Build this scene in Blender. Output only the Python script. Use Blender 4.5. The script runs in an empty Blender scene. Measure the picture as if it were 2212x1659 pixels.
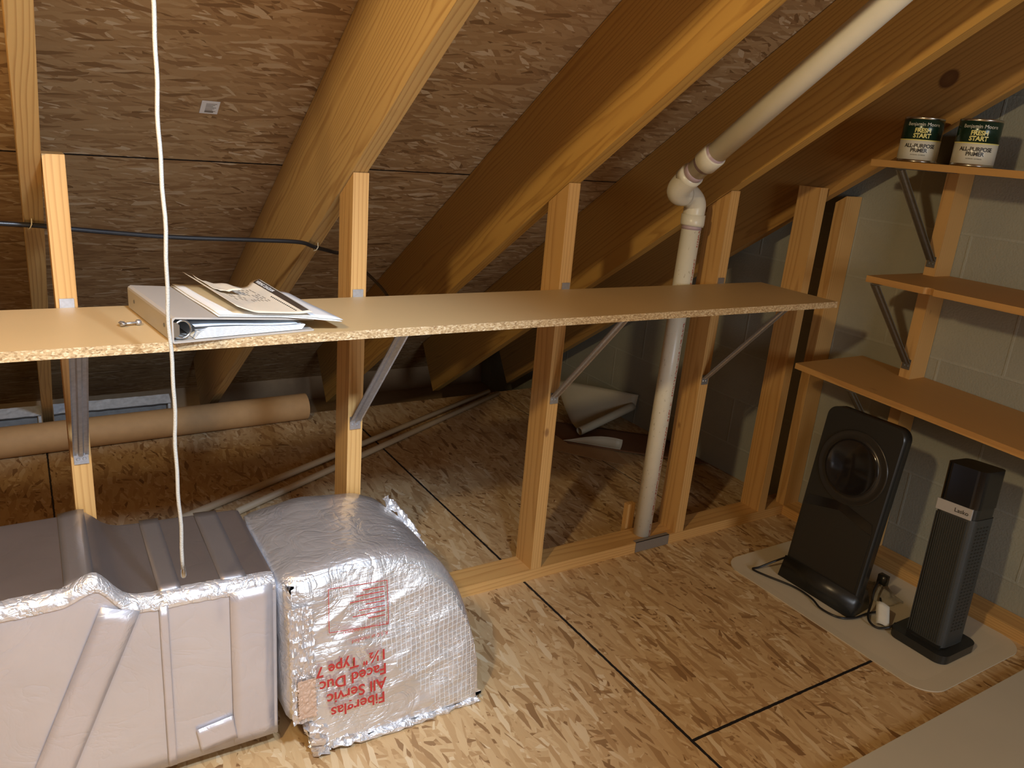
import bpy, bmesh, math, random
from mathutils import Vector, Matrix, noise
random.seed(7)
S = bpy.context.scene
COL = S.collection
# ------------------------------------------------------------------ camera
yaw, pitch, roll = 0.572, 0.3082, -0.0848
f_px = 1697.65
fw = Vector((math.sin(yaw)*math.cos(pitch), math.cos(yaw)*math.cos(pitch), -math.sin(pitch)))
rt0 = Vector((math.cos(yaw), -math.sin(yaw), 0)); dn0 = fw.cross(rt0)
rt = math.cos(roll)*rt0 + math.sin(roll)*dn0
dn = -math.sin(roll)*rt0 + math.cos(roll)*dn0
cam_d = bpy.data.cameras.new('camera'); cam = bpy.data.objects.new('camera', cam_d); COL.objects.link(cam)
M = Matrix((rt, -dn, -fw)).transposed().to_4x4()
M.translation = Vector((-0.0656, -1.7701, 1.3342)); cam.matrix_world = M
cam_d.sensor_width = 36; cam_d.lens = 36*f_px/2212; cam_d.clip_start = 0.02
S.camera = cam
# ------------------------------------------------------------------ world, exposure
w = bpy.data.worlds.new('world'); S.world = w; w.use_nodes = True
w.node_tree.nodes['Background'].inputs[0].default_value = (0.85, 0.9, 1, 1)
w.node_tree.nodes['Background'].inputs[1].default_value = 0.05
S.view_settings.view_transform = 'Standard'; S.view_settings.look = 'None'
S.view_settings.gamma = 1; S.view_settings.use_curve_mapping = False
S.view_settings.exposure = 0.0
# ------------------------------------------------------------------ lights: the warm attic bulb, a cool work light and an added fill
def lamp(name, kind, loc, energy, color, size, target=None, **kw):
    d = bpy.data.lights.new(name, kind); o = bpy.data.objects.new(name, d); COL.objects.link(o)
    o.location = loc; d.energy = energy; d.color = color
    if kind != 'AREA': d.shadow_soft_size = size
    if target is not None:
        o.rotation_euler = (Vector(target)-Vector(loc)).to_track_quat('-Z', 'Y').to_euler()
    for k, v in kw.items(): setattr(d, k, v)
    return o
lamp('attic_bulb_light', 'POINT', (-0.45, -1.26, 1.85), 66, (1.0, 0.765, 0.43), 0.045)
lamp('cool_work_light', 'SPOT', (0.40, -1.77, 2.07), 215, (0.60, 0.76, 1.0), 0.07, (-0.02, -0.15, 0.30), spot_size=math.radians(66), spot_blend=0.8)
lamp('added_cool_fill_light', 'AREA', (0.9, -4.3, 1.3), 40, (0.86, 0.92, 1.0), 0.25, (1.0, 0.0, 0.2))  # unseen soft fill added behind the camera to lift the shadows
bpy.data.lights['added_cool_fill_light'].size = 0.9

# ------------------------------------------------------------------ constants of the place
TAN = 0.6599; ZR = 1.2216; XW = 2.467; CS = 1/math.sqrt(1+TAN*TAN); SHEATH = 0.286/CS
XA = -0.0172; PITCH = 0.6096; HS = 0.9301
def zroof(y): return ZR - TAN*y

# ------------------------------------------------------------------ material helpers
def new_mat(name):
    m = bpy.data.materials.new(name); m.use_nodes = True
    nt = m.node_tree; b = nt.nodes['Principled BSDF']
    return m, nt, b
def N(nt, typ, **kw):
    n = nt.nodes.new(typ)
    for k, v in kw.items():
        if k.startswith('i_'):
            key = k[2:]; key = int(key) if key.isdigit() else key
            n.inputs[key].default_value = v
        else: setattr(n, k, v)
    return n
def L(nt, a, b): nt.links.new(a, b)
def ramp(nt, fac, stops, interp='LINEAR'):
    r = nt.nodes.new('ShaderNodeValToRGB'); r.color_ramp.interpolation = interp
    e = r.color_ramp.elements
    while len(e) < len(stops): e.new(0.5)
    for i, (p, c) in enumerate(stops):
        e[i].position = p; e[i].color = (*c, 1) if len(c) == 3 else c
    L(nt, fac, r.inputs[0]); return r
def mix(nt, fac, a, b, blend='MIX'):
    m = nt.nodes.new('ShaderNodeMix'); m.data_type = 'RGBA'; m.blend_type = blend
    for s, v in ((m.inputs[0], fac), (m.inputs[6], a), (m.inputs[7], b)):
        if hasattr(v, 'links'): L(nt, v, s)
        elif isinstance(v, (int, float)): s.default_value = v
        else: s.default_value = (*v, 1) if len(v) == 3 else v
    return m.outputs[2]
def math_(nt, op, a, b=None, c=None):
    m = nt.nodes.new('ShaderNodeMath'); m.operation = op
    for i, v in enumerate((a, b, c)):
        if v is None: continue
        if hasattr(v, 'links'): L(nt, v, m.inputs[i])
        else: m.inputs[i].default_value = v
    return m.outputs[0]
def coords(nt, scale=(1, 1, 1), rot=(0, 0, 0), loc=(0, 0, 0), rnd=False, kind='Object'):
    t = nt.nodes.new('ShaderNodeTexCoord'); v = t.outputs[kind]
    if rnd:
        oi = nt.nodes.new('ShaderNodeObjectInfo'); a = N(nt, 'ShaderNodeVectorMath', operation='MULTIPLY_ADD')
        L(nt, oi.outputs['Random'], a.inputs[0]); a.inputs[1].default_value = (3.1, 1.7, 37.0); L(nt, v, a.inputs[2]); v = a.outputs[0]
    mp = nt.nodes.new('ShaderNodeMapping'); L(nt, v, mp.inputs[0])
    mp.inputs['Location'].default_value = loc; mp.inputs['Rotation'].default_value = rot; mp.inputs['Scale'].default_value = scale
    return mp.outputs[0]
def bump(nt, b, h, strength, dist=0.001):
    bp = nt.nodes.new('ShaderNodeBump'); bp.inputs['Strength'].default_value = strength; bp.inputs['Distance'].default_value = dist
    L(nt, h, bp.inputs['Height']); L(nt, bp.outputs[0], b.inputs['Normal']); return bp
def flat(name, col, rough=0.5, metal=0.0, spec=None, nb=0.0, nscale=60, var=0.0):
    m, nt, b = new_mat(name)
    b.inputs['Roughness'].default_value = rough; b.inputs['Metallic'].default_value = metal
    b.inputs['Base Color'].default_value = (*col, 1)
    if spec is not None: b.inputs['Specular IOR Level'].default_value = spec
    if nb or var:
        n = N(nt, 'ShaderNodeTexNoise'); n.inputs['Scale'].default_value = nscale; n.inputs['Detail'].default_value = 5
        L(nt, coords(nt), n.inputs['Vector'])
        if nb: bump(nt, b, n.outputs[0], nb, 0.002)
        if var:
            c = mix(nt, n.outputs[0], tuple(x*(1-var) for x in col), tuple(min(1, x*(1+var)) for x in col)); L(nt, c, b.inputs['Base Color'])
    return m

def wood(name, light, dark, ring=1.0, knots=(), rough=0.55, knotty=0.35, cathedral=False):
    """sawn pine: local Z runs along the grain"""
    m, nt, b = new_mat(name)
    v = coords(nt, scale=(1, 1, 0.085), rnd=True)
    n1 = N(nt, 'ShaderNodeTexNoise', i_Scale=9.0, i_Detail=3.0); L(nt, v, n1.inputs['Vector'])
    sep = nt.nodes.new('ShaderNodeSeparateXYZ'); L(nt, coords(nt), sep.inputs[0])
    # growth rings around a pith that lies outside the board
    px = math_(nt, 'ADD', sep.outputs[0], 0.05); py = math_(nt, 'ADD', sep.outputs[1], -0.02)
    r = math_(nt, 'SQRT', math_(nt, 'ADD', math_(nt, 'MULTIPLY', px, px), math_(nt, 'MULTIPLY', math_(nt, 'MULTIPLY', py, py), 1.0)))
    amp = 0.11 if cathedral else 0.05
    r2 = math_(nt, 'ADD', r, math_(nt, 'MULTIPLY', n1.outputs[0], amp))
    s = math_(nt, 'FRACT', math_(nt, 'MULTIPLY', r2, 130*ring if not cathedral else 95*ring))
    late = ramp(nt, s, [(0.0, (0, 0, 0)), (0.55, (0.15,)*3), (0.86, (1, 1, 1)), (1.0, (0, 0, 0))])
    fine = N(nt, 'ShaderNodeTexNoise', i_Scale=260.0, i_Detail=3.0); L(nt, coords(nt, scale=(1, 1, 0.03), rnd=True), fine.inputs['Vector'])
    big = N(nt, 'ShaderNodeTexNoise', i_Scale=6.0, i_Detail=2.0); L(nt, coords(nt, scale=(1, 1, 0.35), rnd=True), big.inputs['Vector'])
    f = math_(nt, 'MULTIPLY', late.outputs[0], math_(nt, 'ADD', 0.45, math_(nt, 'MULTIPLY', fine.outputs[0], 0.6)))
    col = mix(nt, f, light, dark)
    col = mix(nt, math_(nt, 'MULTIPLY', big.outputs[0], 0.35), col, tuple(c*0.72 for c in light))
    # small knots
    vo = N(nt, 'ShaderNodeTexVoronoi', i_Scale=7.5); L(nt, coords(nt, scale=(1.0, 1.0, 0.55), rnd=True), vo.inputs['Vector'])
    k = ramp(nt, vo.outputs['Distance'], [(0.0, (1, 1, 1)), (0.045, (0.8,)*3), (0.075, (0, 0, 0))])
    col = mix(nt, math_(nt, 'MULTIPLY', k.outputs[0], knotty), col, (0.16, 0.06, 0.02))
    for (ky, kz, kr) in knots:
        dy = math_(nt, 'MULTIPLY', math_(nt, 'SUBTRACT', sep.outputs[1], ky), 1.35); dz = math_(nt, 'SUBTRACT', sep.outputs[2], kz)
        d = math_(nt, 'SQRT', math_(nt, 'ADD', math_(nt, 'MULTIPLY', dy, dy), math_(nt, 'MULTIPLY', dz, dz)))
        kk = ramp(nt, math_(nt, 'DIVIDE', d, kr), [(0.0, (0.8,)*3), (0.75, (0.95,)*3), (1.0, (0, 0, 0))])
        col = mix(nt, kk.outputs[0], col, (0.13, 0.055, 0.02))
    L(nt, col, b.inputs['Base Color']); b.inputs['Roughness'].default_value = rough
    bump(nt, b, math_(nt, 'ADD', late.outputs[0], fine.outputs[0]), 0.12, 0.0006)
    return m

def osb(name, tones, main_rot, seams=None, scale=1.0, rough=0.6, gloss=0.3, spread=(0.0, 0.55, -0.6, 1.2)):
    """oriented strand board: overlapping long flakes; flakes run along local X turned by main_rot"""
    m, nt, b = new_mat(name)
    warp = N(nt, 'ShaderNodeTexNoise', i_Scale=22.0*scale, i_Detail=3.0); L(nt, coords(nt), warp.inputs['Vector'])
    wv = N(nt, 'ShaderNodeVectorMath', operation='MULTIPLY_ADD'); L(nt, warp.outputs['Color'], wv.inputs[0])
    wv.inputs[1].default_value = (0.010/scale,)*3
    t = nt.nodes.new('ShaderNodeTexCoord'); L(nt, t.outputs['Object'], wv.inputs[2])
    col = None; hgt = None
    for i, (dr, ln, wd) in enumerate(((spread[0], 8, 38), (spread[1], 9, 46), (spread[2], 8, 42), (spread[3], 13, 52), (spread[0]+0.25, 10, 64), (spread[0]-0.12, 9, 50))):
        mp = nt.nodes.new('ShaderNodeMapping'); mp.vector_type = 'TEXTURE'
        mp.inputs['Rotation'].default_value = (0, 0, main_rot+dr); mp.inputs['Location'].default_value = (i*3.3, i*1.9, 0)
        mp.inputs['Scale'].default_value = (1/(ln*scale), 1/(wd*scale), 1/20.)
        L(nt, wv.outputs[0], mp.inputs[0])
        vo = N(nt, 'ShaderNodeTexVoronoi', i_Scale=1.0, i_Randomness=1.0); vo.voronoi_dimensions = '2D' if False else '3D'
        L(nt, mp.outputs[0], vo.inputs['Vector'])
        sp = nt.nodes.new('ShaderNodeSeparateColor'); L(nt, vo.outputs['Color'], sp.inputs[0])
        c = ramp(nt, sp.outputs[0], tones).outputs[0]
        gn = N(nt, 'ShaderNodeTexNoise', i_Scale=4.0, i_Detail=4.0)
        mg = nt.nodes.new('ShaderNodeMapping'); mg.inputs['Scale'].default_value = (0.5, 3.0, 1); L(nt, mp.outputs[0], mg.inputs[0]); L(nt, mg.outputs[0], gn.inputs['Vector'])
        c = mix(nt, math_(nt, 'MULTIPLY', gn.outputs[0], 0.30), c, tuple(x*0.45 for x in tones[len(tones)//2][1]))
        if col is None: col = c; hgt = sp.outputs[1]
        else:
            msk = math_(nt, 'GREATER_THAN', sp.outputs[2], 0.58)
            col = mix(nt, msk, col, c); hgt = mix(nt, msk, hgt, sp.outputs[1])
    # broad tone variation
    bn = N(nt, 'ShaderNodeTexNoise', i_Scale=2.6, i_Detail=2.0); L(nt, coords(nt), bn.inputs['Vector'])
    col = mix(nt, ramp(nt, bn.outputs[0], [(0.35, (0, 0, 0)), (0.75, (0.35,)*3)]).outputs[0], col, tones[1][1])
    if seams:
        sep = nt.nodes.new('ShaderNodeSeparateXYZ'); L(nt, t.outputs['Object'], sep.inputs[0])
        jn = N(nt, 'ShaderNodeTexNoise', i_Scale=55.0, i_Detail=4.0); L(nt, t.outputs['Object'], jn.inputs['Vector'])
        jit = math_(nt, 'MULTIPLY', math_(nt, 'SUBTRACT', jn.outputs[0], 0.5), 0.004)
        for (ax, pos, oax, lo, hi, wd) in seams:
            d = math_(nt, 'ABSOLUTE', math_(nt, 'ADD', math_(nt, 'SUBTRACT', sep.outputs[ax], pos), jit))
            a = math_(nt, 'LESS_THAN', d, wd)
            a = math_(nt, 'MULTIPLY', a, math_(nt, 'GREATER_THAN', sep.outputs[oax], lo))
            a = math_(nt, 'MULTIPLY', a, math_(nt, 'LESS_THAN', sep.outputs[oax], hi))
            col = mix(nt, a, col, (0.012, 0.010, 0.010))
    L(nt, col, b.inputs['Base Color']); b.inputs['Roughness'].default_value = rough
    b.inputs['Specular IOR Level'].default_value = gloss
    bump(nt, b, hgt, 0.35, 0.0012)
    return m

def foil(name, base=(0.80, 0.79, 0.80), rough=0.36, crinkle=0.5, scale=18, scrim=False, metal=0.85, streak=0.0):
    m, nt, b = new_mat(name)
    b.inputs['Metallic'].default_value = metal; b.inputs['Roughness'].default_value = rough
    b.inputs['Base Color'].default_value = (*base, 1)
    v = coords(nt)
    n1 = N(nt, 'ShaderNodeTexNoise', i_Scale=float(scale), i_Detail=4.0, i_Distortion=1.2); L(nt, v, n1.inputs['Vector'])
    rd = math_(nt, 'ABSOLUTE', math_(nt, 'SUBTRACT', n1.outputs[0], 0.5))     # ridged: sharp creases
    rd = math_(nt, 'POWER', math_(nt, 'MULTIPLY', rd, 2.0), 0.5)
    n2 = N(nt, 'ShaderNodeTexVoronoi', i_Scale=scale*2.2); n2.feature = 'F1'; L(nt, v, n2.inputs['Vector'])
    h = math_(nt, 'ADD', rd, math_(nt, 'MULTIPLY', n2.outputs['Distance'], 0.5))
    if streak:
        n3 = N(nt, 'ShaderNodeTexNoise', i_Scale=14.0, i_Detail=3.0, i_Distortion=0.6)
        L(nt, coords(nt, scale=(0.5, 1.5, 3.0), rot=(0, 0.45, 0)), n3.inputs['Vector'])
        r3 = math_(nt, 'POWER', math_(nt, 'MULTIPLY', math_(nt, 'ABSOLUTE', math_(nt, 'SUBTRACT', n3.outputs[0], 0.5)), 2.0), 0.5)
        h = math_(nt, 'ADD', h, math_(nt, 'MULTIPLY', r3, streak))
    if scrim:
        sep = nt.nodes.new('ShaderNodeSeparateXYZ'); L(nt, v, sep.inputs[0])
        gx = math_(nt, 'ABSOLUTE', math_(nt, 'SUBTRACT', math_(nt, 'FRACT', math_(nt, 'MULTIPLY', sep.outputs[0], 78.0)), 0.5))
        gz = math_(nt, 'ABSOLUTE', math_(nt, 'SUBTRACT', math_(nt, 'FRACT', math_(nt, 'MULTIPLY', math_(nt, 'ADD', math_(nt, 'SUBTRACT', sep.outputs[2], sep.outputs[1]), math_(nt, 'MULTIPLY', sep.outputs[0], 0.25)), 62.0)), 0.5))
        g = math_(nt, 'MAXIMUM', math_(nt, 'GREATER_THAN', gx, 0.42), math_(nt, 'GREATER_THAN', gz, 0.43))
        on = math_(nt, 'GREATER_THAN', math_(nt, 'ADD', sep.outputs[0], math_(nt, 'MULTIPLY', sep.outputs[2], 0.55)), 0.70)
        g = math_(nt, 'MULTIPLY', g, on)
        h = math_(nt, 'ADD', h, math_(nt, 'MULTIPLY', g, 0.9))
    bump(nt, b, h, crinkle, 0.004)
    dn_ = N(nt, 'ShaderNodeTexNoise', i_Scale=5.0, i_Detail=5.0); L(nt, v, dn_.inputs['Vector'])
    c = mix(nt, ramp(nt, dn_.outputs[0], [(0.4, (0, 0, 0)), (0.75, (0.5,)*3)]).outputs[0], base, tuple(x*0.8 for x in base))
    if scrim: c = mix(nt, math_(nt, 'MULTIPLY', g, 0.5), c, (0.92, 0.91, 0.88))
    L(nt, c, b.inputs['Base Color'])
    return m

# ------------------------------------------------------------------ mesh helpers
def obj(name, bm, mat, parent=None, smooth=False, label=None, kind=None):
    bmesh.ops.recalc_face_normals(bm, faces=bm.faces[:])
    me = bpy.data.meshes.new(name); bm.to_mesh(me); bm.free()
    for m in (mat if isinstance(mat, (list, tuple)) else [mat]): me.materials.append(m)
    if smooth:
        for p in me.polygons: p.use_smooth = True
    o = bpy.data.objects.new(name, me); COL.objects.link(o)
    if parent: o.parent = parent
    if label: o['label'] = label
    if kind: o['kind'] = kind
    return o
def tag(o, label, cat, group=None):
    o['label'] = label; o['category'] = cat
    if group: o['group'] = group
    return o
def empty(name, label, cat, loc=(0, 0, 0), group=None, rot=None):
    o = bpy.data.objects.new(name, None); COL.objects.link(o); o.location = loc; o.empty_display_size = 0.05
    if rot: o.rotation_euler = rot
    return tag(o, label, cat, group)
def dup(root, loc, rotz=None, label=None, group=None):
    def cp(o, par):
        c = o.copy(); COL.objects.link(c)
        if par: c.parent = par
        for ch in kids[o.name]: cp(ch, c)
        return c
    kids = {}
    def walk(o):
        kids[o.name] = [x for x in bpy.data.objects if x.parent == o]
        for x in kids[o.name]: walk(x)
    walk(root)
    r = cp(root, None); r.location = loc
    if rotz is not None: r.rotation_euler = (0, 0, rotz)
    if label: r['label'] = label
    if group: r['group'] = group
    return r
def box(bm, a, b, mat=None):
    vs = [bm.verts.new((x, y, z)) for x in (a[0], b[0]) for y in (a[1], b[1]) for z in (a[2], b[2])]
    fs = [(0, 1, 3, 2), (4, 6, 7, 5), (0, 4, 5, 1), (2, 3, 7, 6), (0, 2, 6, 4), (1, 5, 7, 3)]
    out = [bm.faces.new([vs[i] for i in f]) for f in fs]
    if mat is not None:
        for f_ in out: f_.material_index = mat
    return vs
def bev(bm, w, seg=2, ang=0.5):
    es = [e for e in bm.edges if len(e.link_faces) == 2 and e.calc_face_angle(0) > ang]
    bmesh.ops.bevel(bm, geom=es, offset=w, segments=seg, affect='EDGES', profile=0.6)
def new(): return bmesh.new()
def tube(bm, pts, r, n=10, cap=True, closed=False):
    pts = [Vector(p) for p in pts]; rings = []
    up = None
    for i, p in enumerate(pts):
        if i == 0: t = pts[1]-p
        elif i == len(pts)-1: t = p-pts[i-1]
        else: t = (pts[i+1]-p).normalized()+(p-pts[i-1]).normalized()
        t.normalize()
        if up is None: up = t.orthogonal().normalized()
        else:
            up = (up - t*up.dot(t)); up = up.normalized() if up.length > 1e-6 else t.orthogonal().normalized()
        s = t.cross(up)
        rr = r[i] if isinstance(r, (list, tuple)) else r
        rings.append([bm.verts.new(p+(up*math.cos(2*math.pi*k/n)+s*math.sin(2*math.pi*k/n))*rr) for k in range(n)])
    for a, b in zip(rings, rings[1:]):
        for k in range(n): bm.faces.new((a[k], a[(k+1) % n], b[(k+1) % n], b[k]))
    if cap:
        bm.faces.new(rings[0][::-1]); bm.faces.new(rings[-1])
def smooth_path(pts, n=8):
    pts = [Vector(p) for p in pts]; out = []
    P = [pts[0]*2-pts[1]]+pts+[pts[-1]*2-pts[-2]]
    for i in range(1, len(P)-2):
        for k in range(n):
            t = k/n; a, b, c, d = P[i-1], P[i], P[i+1], P[i+2]
            out.append(0.5*((2*b)+(c-a)*t+(2*a-5*b+4*c-d)*t*t+(3*b-a-3*c+d)*t**3))
    out.append(pts[-1]); return out
def lathe(bm, prof, n=40, c=(0, 0, 0)):
    rings = []
    for (r, z) in prof:
        rings.append([bm.verts.new((c[0]+max(r, 1e-5)*math.cos(2*math.pi*k/n), c[1]+max(r, 1e-5)*math.sin(2*math.pi*k/n), c[2]+z)) for k in range(n)])
    for a, b in zip(rings, rings[1:]):
        for k in range(n): bm.faces.new((a[k], a[(k+1) % n], b[(k+1) % n], b[k]))
def prism(bm, poly, lo, hi, axis):
    """extrude a 2-D polygon along axis (0,1,2)"""
    def P(u, v, t):
        return {0: (t, u, v), 1: (u, t, v), 2: (u, v, t)}[axis]
    a = [bm.verts.new(P(u, v, lo)) for u, v in poly]; b = [bm.verts.new(P(u, v, hi)) for u, v in poly]
    bm.faces.new(a[::-1]); bm.faces.new(b); n = len(poly)
    for i in range(n): bm.faces.new((a[i], a[(i+1) % n], b[(i+1) % n], b[i]))
def rrect(x0, y0, x1, y1, r, n=6):
    out = []
    for cx, cy, a0 in ((x1-r, y1-r, 0), (x0+r, y1-r, 90), (x0+r, y0+r, 180), (x1-r, y0+r, 270)):
        for k in range(n+1):
            a = math.radians(a0+90*k/n); out.append((cx+r*math.cos(a), cy+r*math.sin(a)))
    return out
def sheet(bm, grid, thick=0.0015):
    """grid[i][j] of Vectors -> a thin curved sheet with real thickness"""
    ni, nj = len(grid), len(grid[0])
    def nrm(i, j):
        a = grid[min(i+1, ni-1)][j]-grid[max(i-1, 0)][j]; b = grid[i][min(j+1, nj-1)]-grid[i][max(j-1, 0)]
        n_ = a.cross(b); return n_.normalized() if n_.length > 1e-9 else Vector((0, 0, 1))
    A = [[bm.verts.new(grid[i][j]) for j in range(nj)] for i in range(ni)]
    B = [[bm.verts.new(grid[i][j]+nrm(i, j)*thick) for j in range(nj)] for i in range(ni)]
    for i in range(ni-1):
        for j in range(nj-1):
            bm.faces.new((A[i][j], A[i][j+1], A[i+1][j+1], A[i+1][j])); bm.faces.new((B[i][j], B[i+1][j], B[i+1][j+1], B[i][j+1]))
    for i in range(ni-1):
        bm.faces.new((A[i][0], A[i+1][0], B[i+1][0], B[i][0])); bm.faces.new((A[i][-1], B[i][-1], B[i+1][-1], A[i+1][-1]))
    for j in range(nj-1):
        bm.faces.new((A[0][j], B[0][j], B[0][j+1], A[0][j+1])); bm.faces.new((A[-1][j], A[-1][j+1], B[-1][j+1], B[-1][j]))
def text_bm(body, size, depth=0.0, align='LEFT', space=1.0, bold=0.0):
    c = bpy.data.curves.new('t', 'FONT'); c.body = body; c.size = size; c.align_x = align; c.extrude = depth; c.space_character = space
    c.offset = bold; c.resolution_u = 3
    o = bpy.data.objects.new('t', c); COL.objects.link(o)
    dg = bpy.context.evaluated_depsgraph_get(); me = bpy.data.meshes.new_from_object(o.evaluated_get(dg))
    bm = new(); bm.from_mesh(me)
    bpy.data.objects.remove(o); bpy.data.curves.remove(c); bpy.data.meshes.remove(me)
    return bm
def merge(bm, src, M=None, fn=None):
    me = bpy.data.meshes.new('tmp')
    if M is not None: src.transform(M)
    if fn:
        for v in src.verts: v.co = fn(v.co)
    src.to_mesh(me); src.free(); bm.from_mesh(me); bpy.data.meshes.remove(me)

# ------------------------------------------------------------------ materials
T_ROOF = [(0.0, (0.20, 0.11, 0.045)), (0.10, (0.34, 0.20, 0.09)), (0.45, (0.46, 0.295, 0.14)), (0.85, (0.54, 0.37, 0.19)), (1.0, (0.74, 0.60, 0.40))]
T_FLOOR = [(0.0, (0.18, 0.085, 0.03)), (0.10, (0.40, 0.235, 0.10)), (0.35, (0.54, 0.355, 0.17)), (0.85, (0.64, 0.45, 0.235)), (1.0, (0.75, 0.60, 0.38))]
M_roof = osb('roof_sheathing_osb', T_ROOF, 0.0, scale=1.45, spread=(0.0, 0.22, -0.25, 0.7), seams=[(1, 0.673, 0, -9, 9, 0.0035)])
M_floor = osb('floor_osb', T_FLOOR, math.pi/2, scale=1.45, spread=(0.0, 0.5, -0.6, 1.2),
              seams=[(0, 1.181, 1, -9, 9, 0.0042), (1, -0.752, 0, 1.181, 9, 0.0042), (0, -0.054, 1, 0.3, 9, 0.003), (0, 2.02, 1, 0.2, 1.6, 0.002)])
M_raft = wood('rafter_pine', (0.60, 0.345, 0.085), (0.36, 0.17, 0.035), ring=0.9, cathedral=True, knotty=0.2)
M_raftB = wood('rafter_pine_pale', (0.60, 0.39, 0.15), (0.34, 0.17, 0.05), ring=1.0, cathedral=True, knotty=0.1)
M_raftE = wood('rafter_pine_knotted', (0.50, 0.28, 0.08), (0.30, 0.15, 0.04), ring=1.0, cathedral=True, knotty=0.2, knots=[(0.128, 2.807, 0.036)])
M_stud = wood('stud_pine', (0.64, 0.37, 0.125), (0.43, 0.21, 0.055), ring=0.8, knotty=0.8)
M_board = wood('shelf_board_pine', (0.52, 0.285, 0.085), (0.36, 0.17, 0.045), ring=0.7, knotty=0.35)
M_galv = flat('galvanised_steel', (0.50, 0.51, 0.53), 0.38, 0.9, nb=0.15, nscale=120, var=0.25)
M_dkmetal = flat('dull_steel', (0.22, 0.21, 0.18), 0.5, 0.75, nb=0.1, nscale=90, var=0.2)
M_cardb = flat('kraft_cardboard', (0.46, 0.27, 0.115), 0.75, nb=0.1, nscale=30, var=0.12)
M_cord = flat('braided_cord', (0.50, 0.475, 0.41), 0.85, nb=0.6, nscale=500)
M_black = flat('black_cable', (0.012, 0.012, 0.013), 0.33)
M_pvc = flat('cream_pvc', (0.72, 0.68, 0.55), 0.33, nb=0.03, nscale=20, var=0.06)
M_primer = flat('purple_primer', (0.44, 0.33, 0.36), 0.4)
M_paper = flat('paper_white', (0.80, 0.79, 0.76), 0.6, nb=0.05, nscale=12)
M_paperc = flat('paper_cream', (0.72, 0.62, 0.47), 0.65, nb=0.08, nscale=14, var=0.06)
M_ink = flat('black_ink', (0.02, 0.017, 0.015), 0.5)
M_inkg = flat('grey_ink', (0.28, 0.25, 0.21), 0.6)
M_vinyl = flat('binder_grey_vinyl', (0.42, 0.38, 0.33), 0.45, nb=0.1, nscale=200)
M_mat = flat('cream_chair_mat', (0.58, 0.51, 0.38), 0.42, nb=0.05, nscale=6, var=0.06)
M_hb = flat('heater_black', (0.018, 0.018, 0.016), 0.32, nb=0.03, nscale=300)
M_hgloss = flat('heater_gloss_black', (0.008, 0.008, 0.009), 0.12)
M_hgrille = flat('heater_charcoal', (0.035, 0.038, 0.036), 0.5, nb=0.3, nscale=500)
M_silver = flat('heater_silver', (0.50, 0.50, 0.50), 0.4, 0.35)
M_red = flat('red_print', (0.42, 0.03, 0.025), 0.5, 0.0)
M_dark = flat('dark_shadowed_steel', (0.03, 0.03, 0.032), 0.6, 0.4)
M_vent = flat('weathered_aluminium', (0.34, 0.36, 0.38), 0.45, 0.6, nb=0.5, nscale=40, var=0.35)
M_vlite = flat('pale_vent_lip', (0.55, 0.56, 0.57), 0.5, 0.3, nb=0.4, nscale=60, var=0.3)
M_hard = flat('brown_hardboard', (0.17, 0.075, 0.03), 0.55, nb=0.05, nscale=20, var=0.15)
M_backing = flat('beige_sheet', (0.44, 0.39, 0.28), 0.5, nb=0.05, nscale=10, var=0.08)
M_plastic = flat('clear_plastic_bag', (0.6, 0.58, 0.52), 0.25, nb=0.6, nscale=40)
M_plastic.node_tree.nodes['Principled BSDF'].inputs['Alpha'].default_value = 0.35
M_tape = flat('grey_duct_tape', (0.20, 0.17, 0.14), 0.5, nb=0.2, nscale=200)
F_top = foil('foil_dark_reflection', (0.50, 0.47, 0.47), 0.38, 0.16, 9, metal=0.9)  # darker base stands in for the dark roof mirrored in the duct top
F_front = foil('foil_smooth', (0.70, 0.68, 0.70), 0.36, 0.30, 7, metal=0.62)
F_elbow = foil('foil_faced_insulation', (0.82, 0.82, 0.83), 0.30, 0.60, 12, scrim=True, metal=0.78, streak=0.6)
F_crink = foil('foil_crumpled', (0.88, 0.89, 0.92), 0.34, 0.8, 26, metal=0.7)
F_tape = foil('foil_tape', (0.68, 0.65, 0.67), 0.36, 0.26, 10, metal=0.6)

def chip(name):
    m, nt, b = new_mat(name)
    sep = nt.nodes.new('ShaderNodeSeparateXYZ'); g = nt.nodes.new('ShaderNodeNewGeometry'); L(nt, g.outputs['Normal'], sep.inputs[0])
    vo = N(nt, 'ShaderNodeTexVoronoi', i_Scale=420.0); L(nt, coords(nt, scale=(0.6, 1, 1)), vo.inputs['Vector'])
    sp = nt.nodes.new('ShaderNodeSeparateColor'); L(nt, vo.outputs['Color'], sp.inputs[0])
    edge = ramp(nt, sp.outputs[0], [(0, (0.30, 0.18, 0.08)), (0.3, (0.46, 0.31, 0.15)), (0.7, (0.56, 0.40, 0.21)), (1, (0.72, 0.57, 0.35))])
    no = N(nt, 'ShaderNodeTexNoise', i_Scale=3.0, i_Detail=4.0); L(nt, coords(nt), no.inputs['Vector'])
    top = mix(nt, no.outputs[0], (0.50, 0.34, 0.155), (0.58, 0.41, 0.21))
    sc = N(nt, 'ShaderNodeTexNoise', i_Scale=500.0); L(nt, coords(nt), sc.inputs['Vector'])
    top = mix(nt, ramp(nt, sc.outputs[0], [(0.6, (0, 0, 0)), (0.8, (0.25,)*3)]).outputs[0], top, (0.38, 0.24, 0.10))
    f = math_(nt, 'GREATER_THAN', math_(nt, 'ABSOLUTE', sep.outputs[2]), 0.5)
    L(nt, mix(nt, f, edge.outputs[0], top), b.inputs['Base Color']); b.inputs['Roughness'].default_value = 0.5
    return m
M_chip = chip('particleboard')

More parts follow.
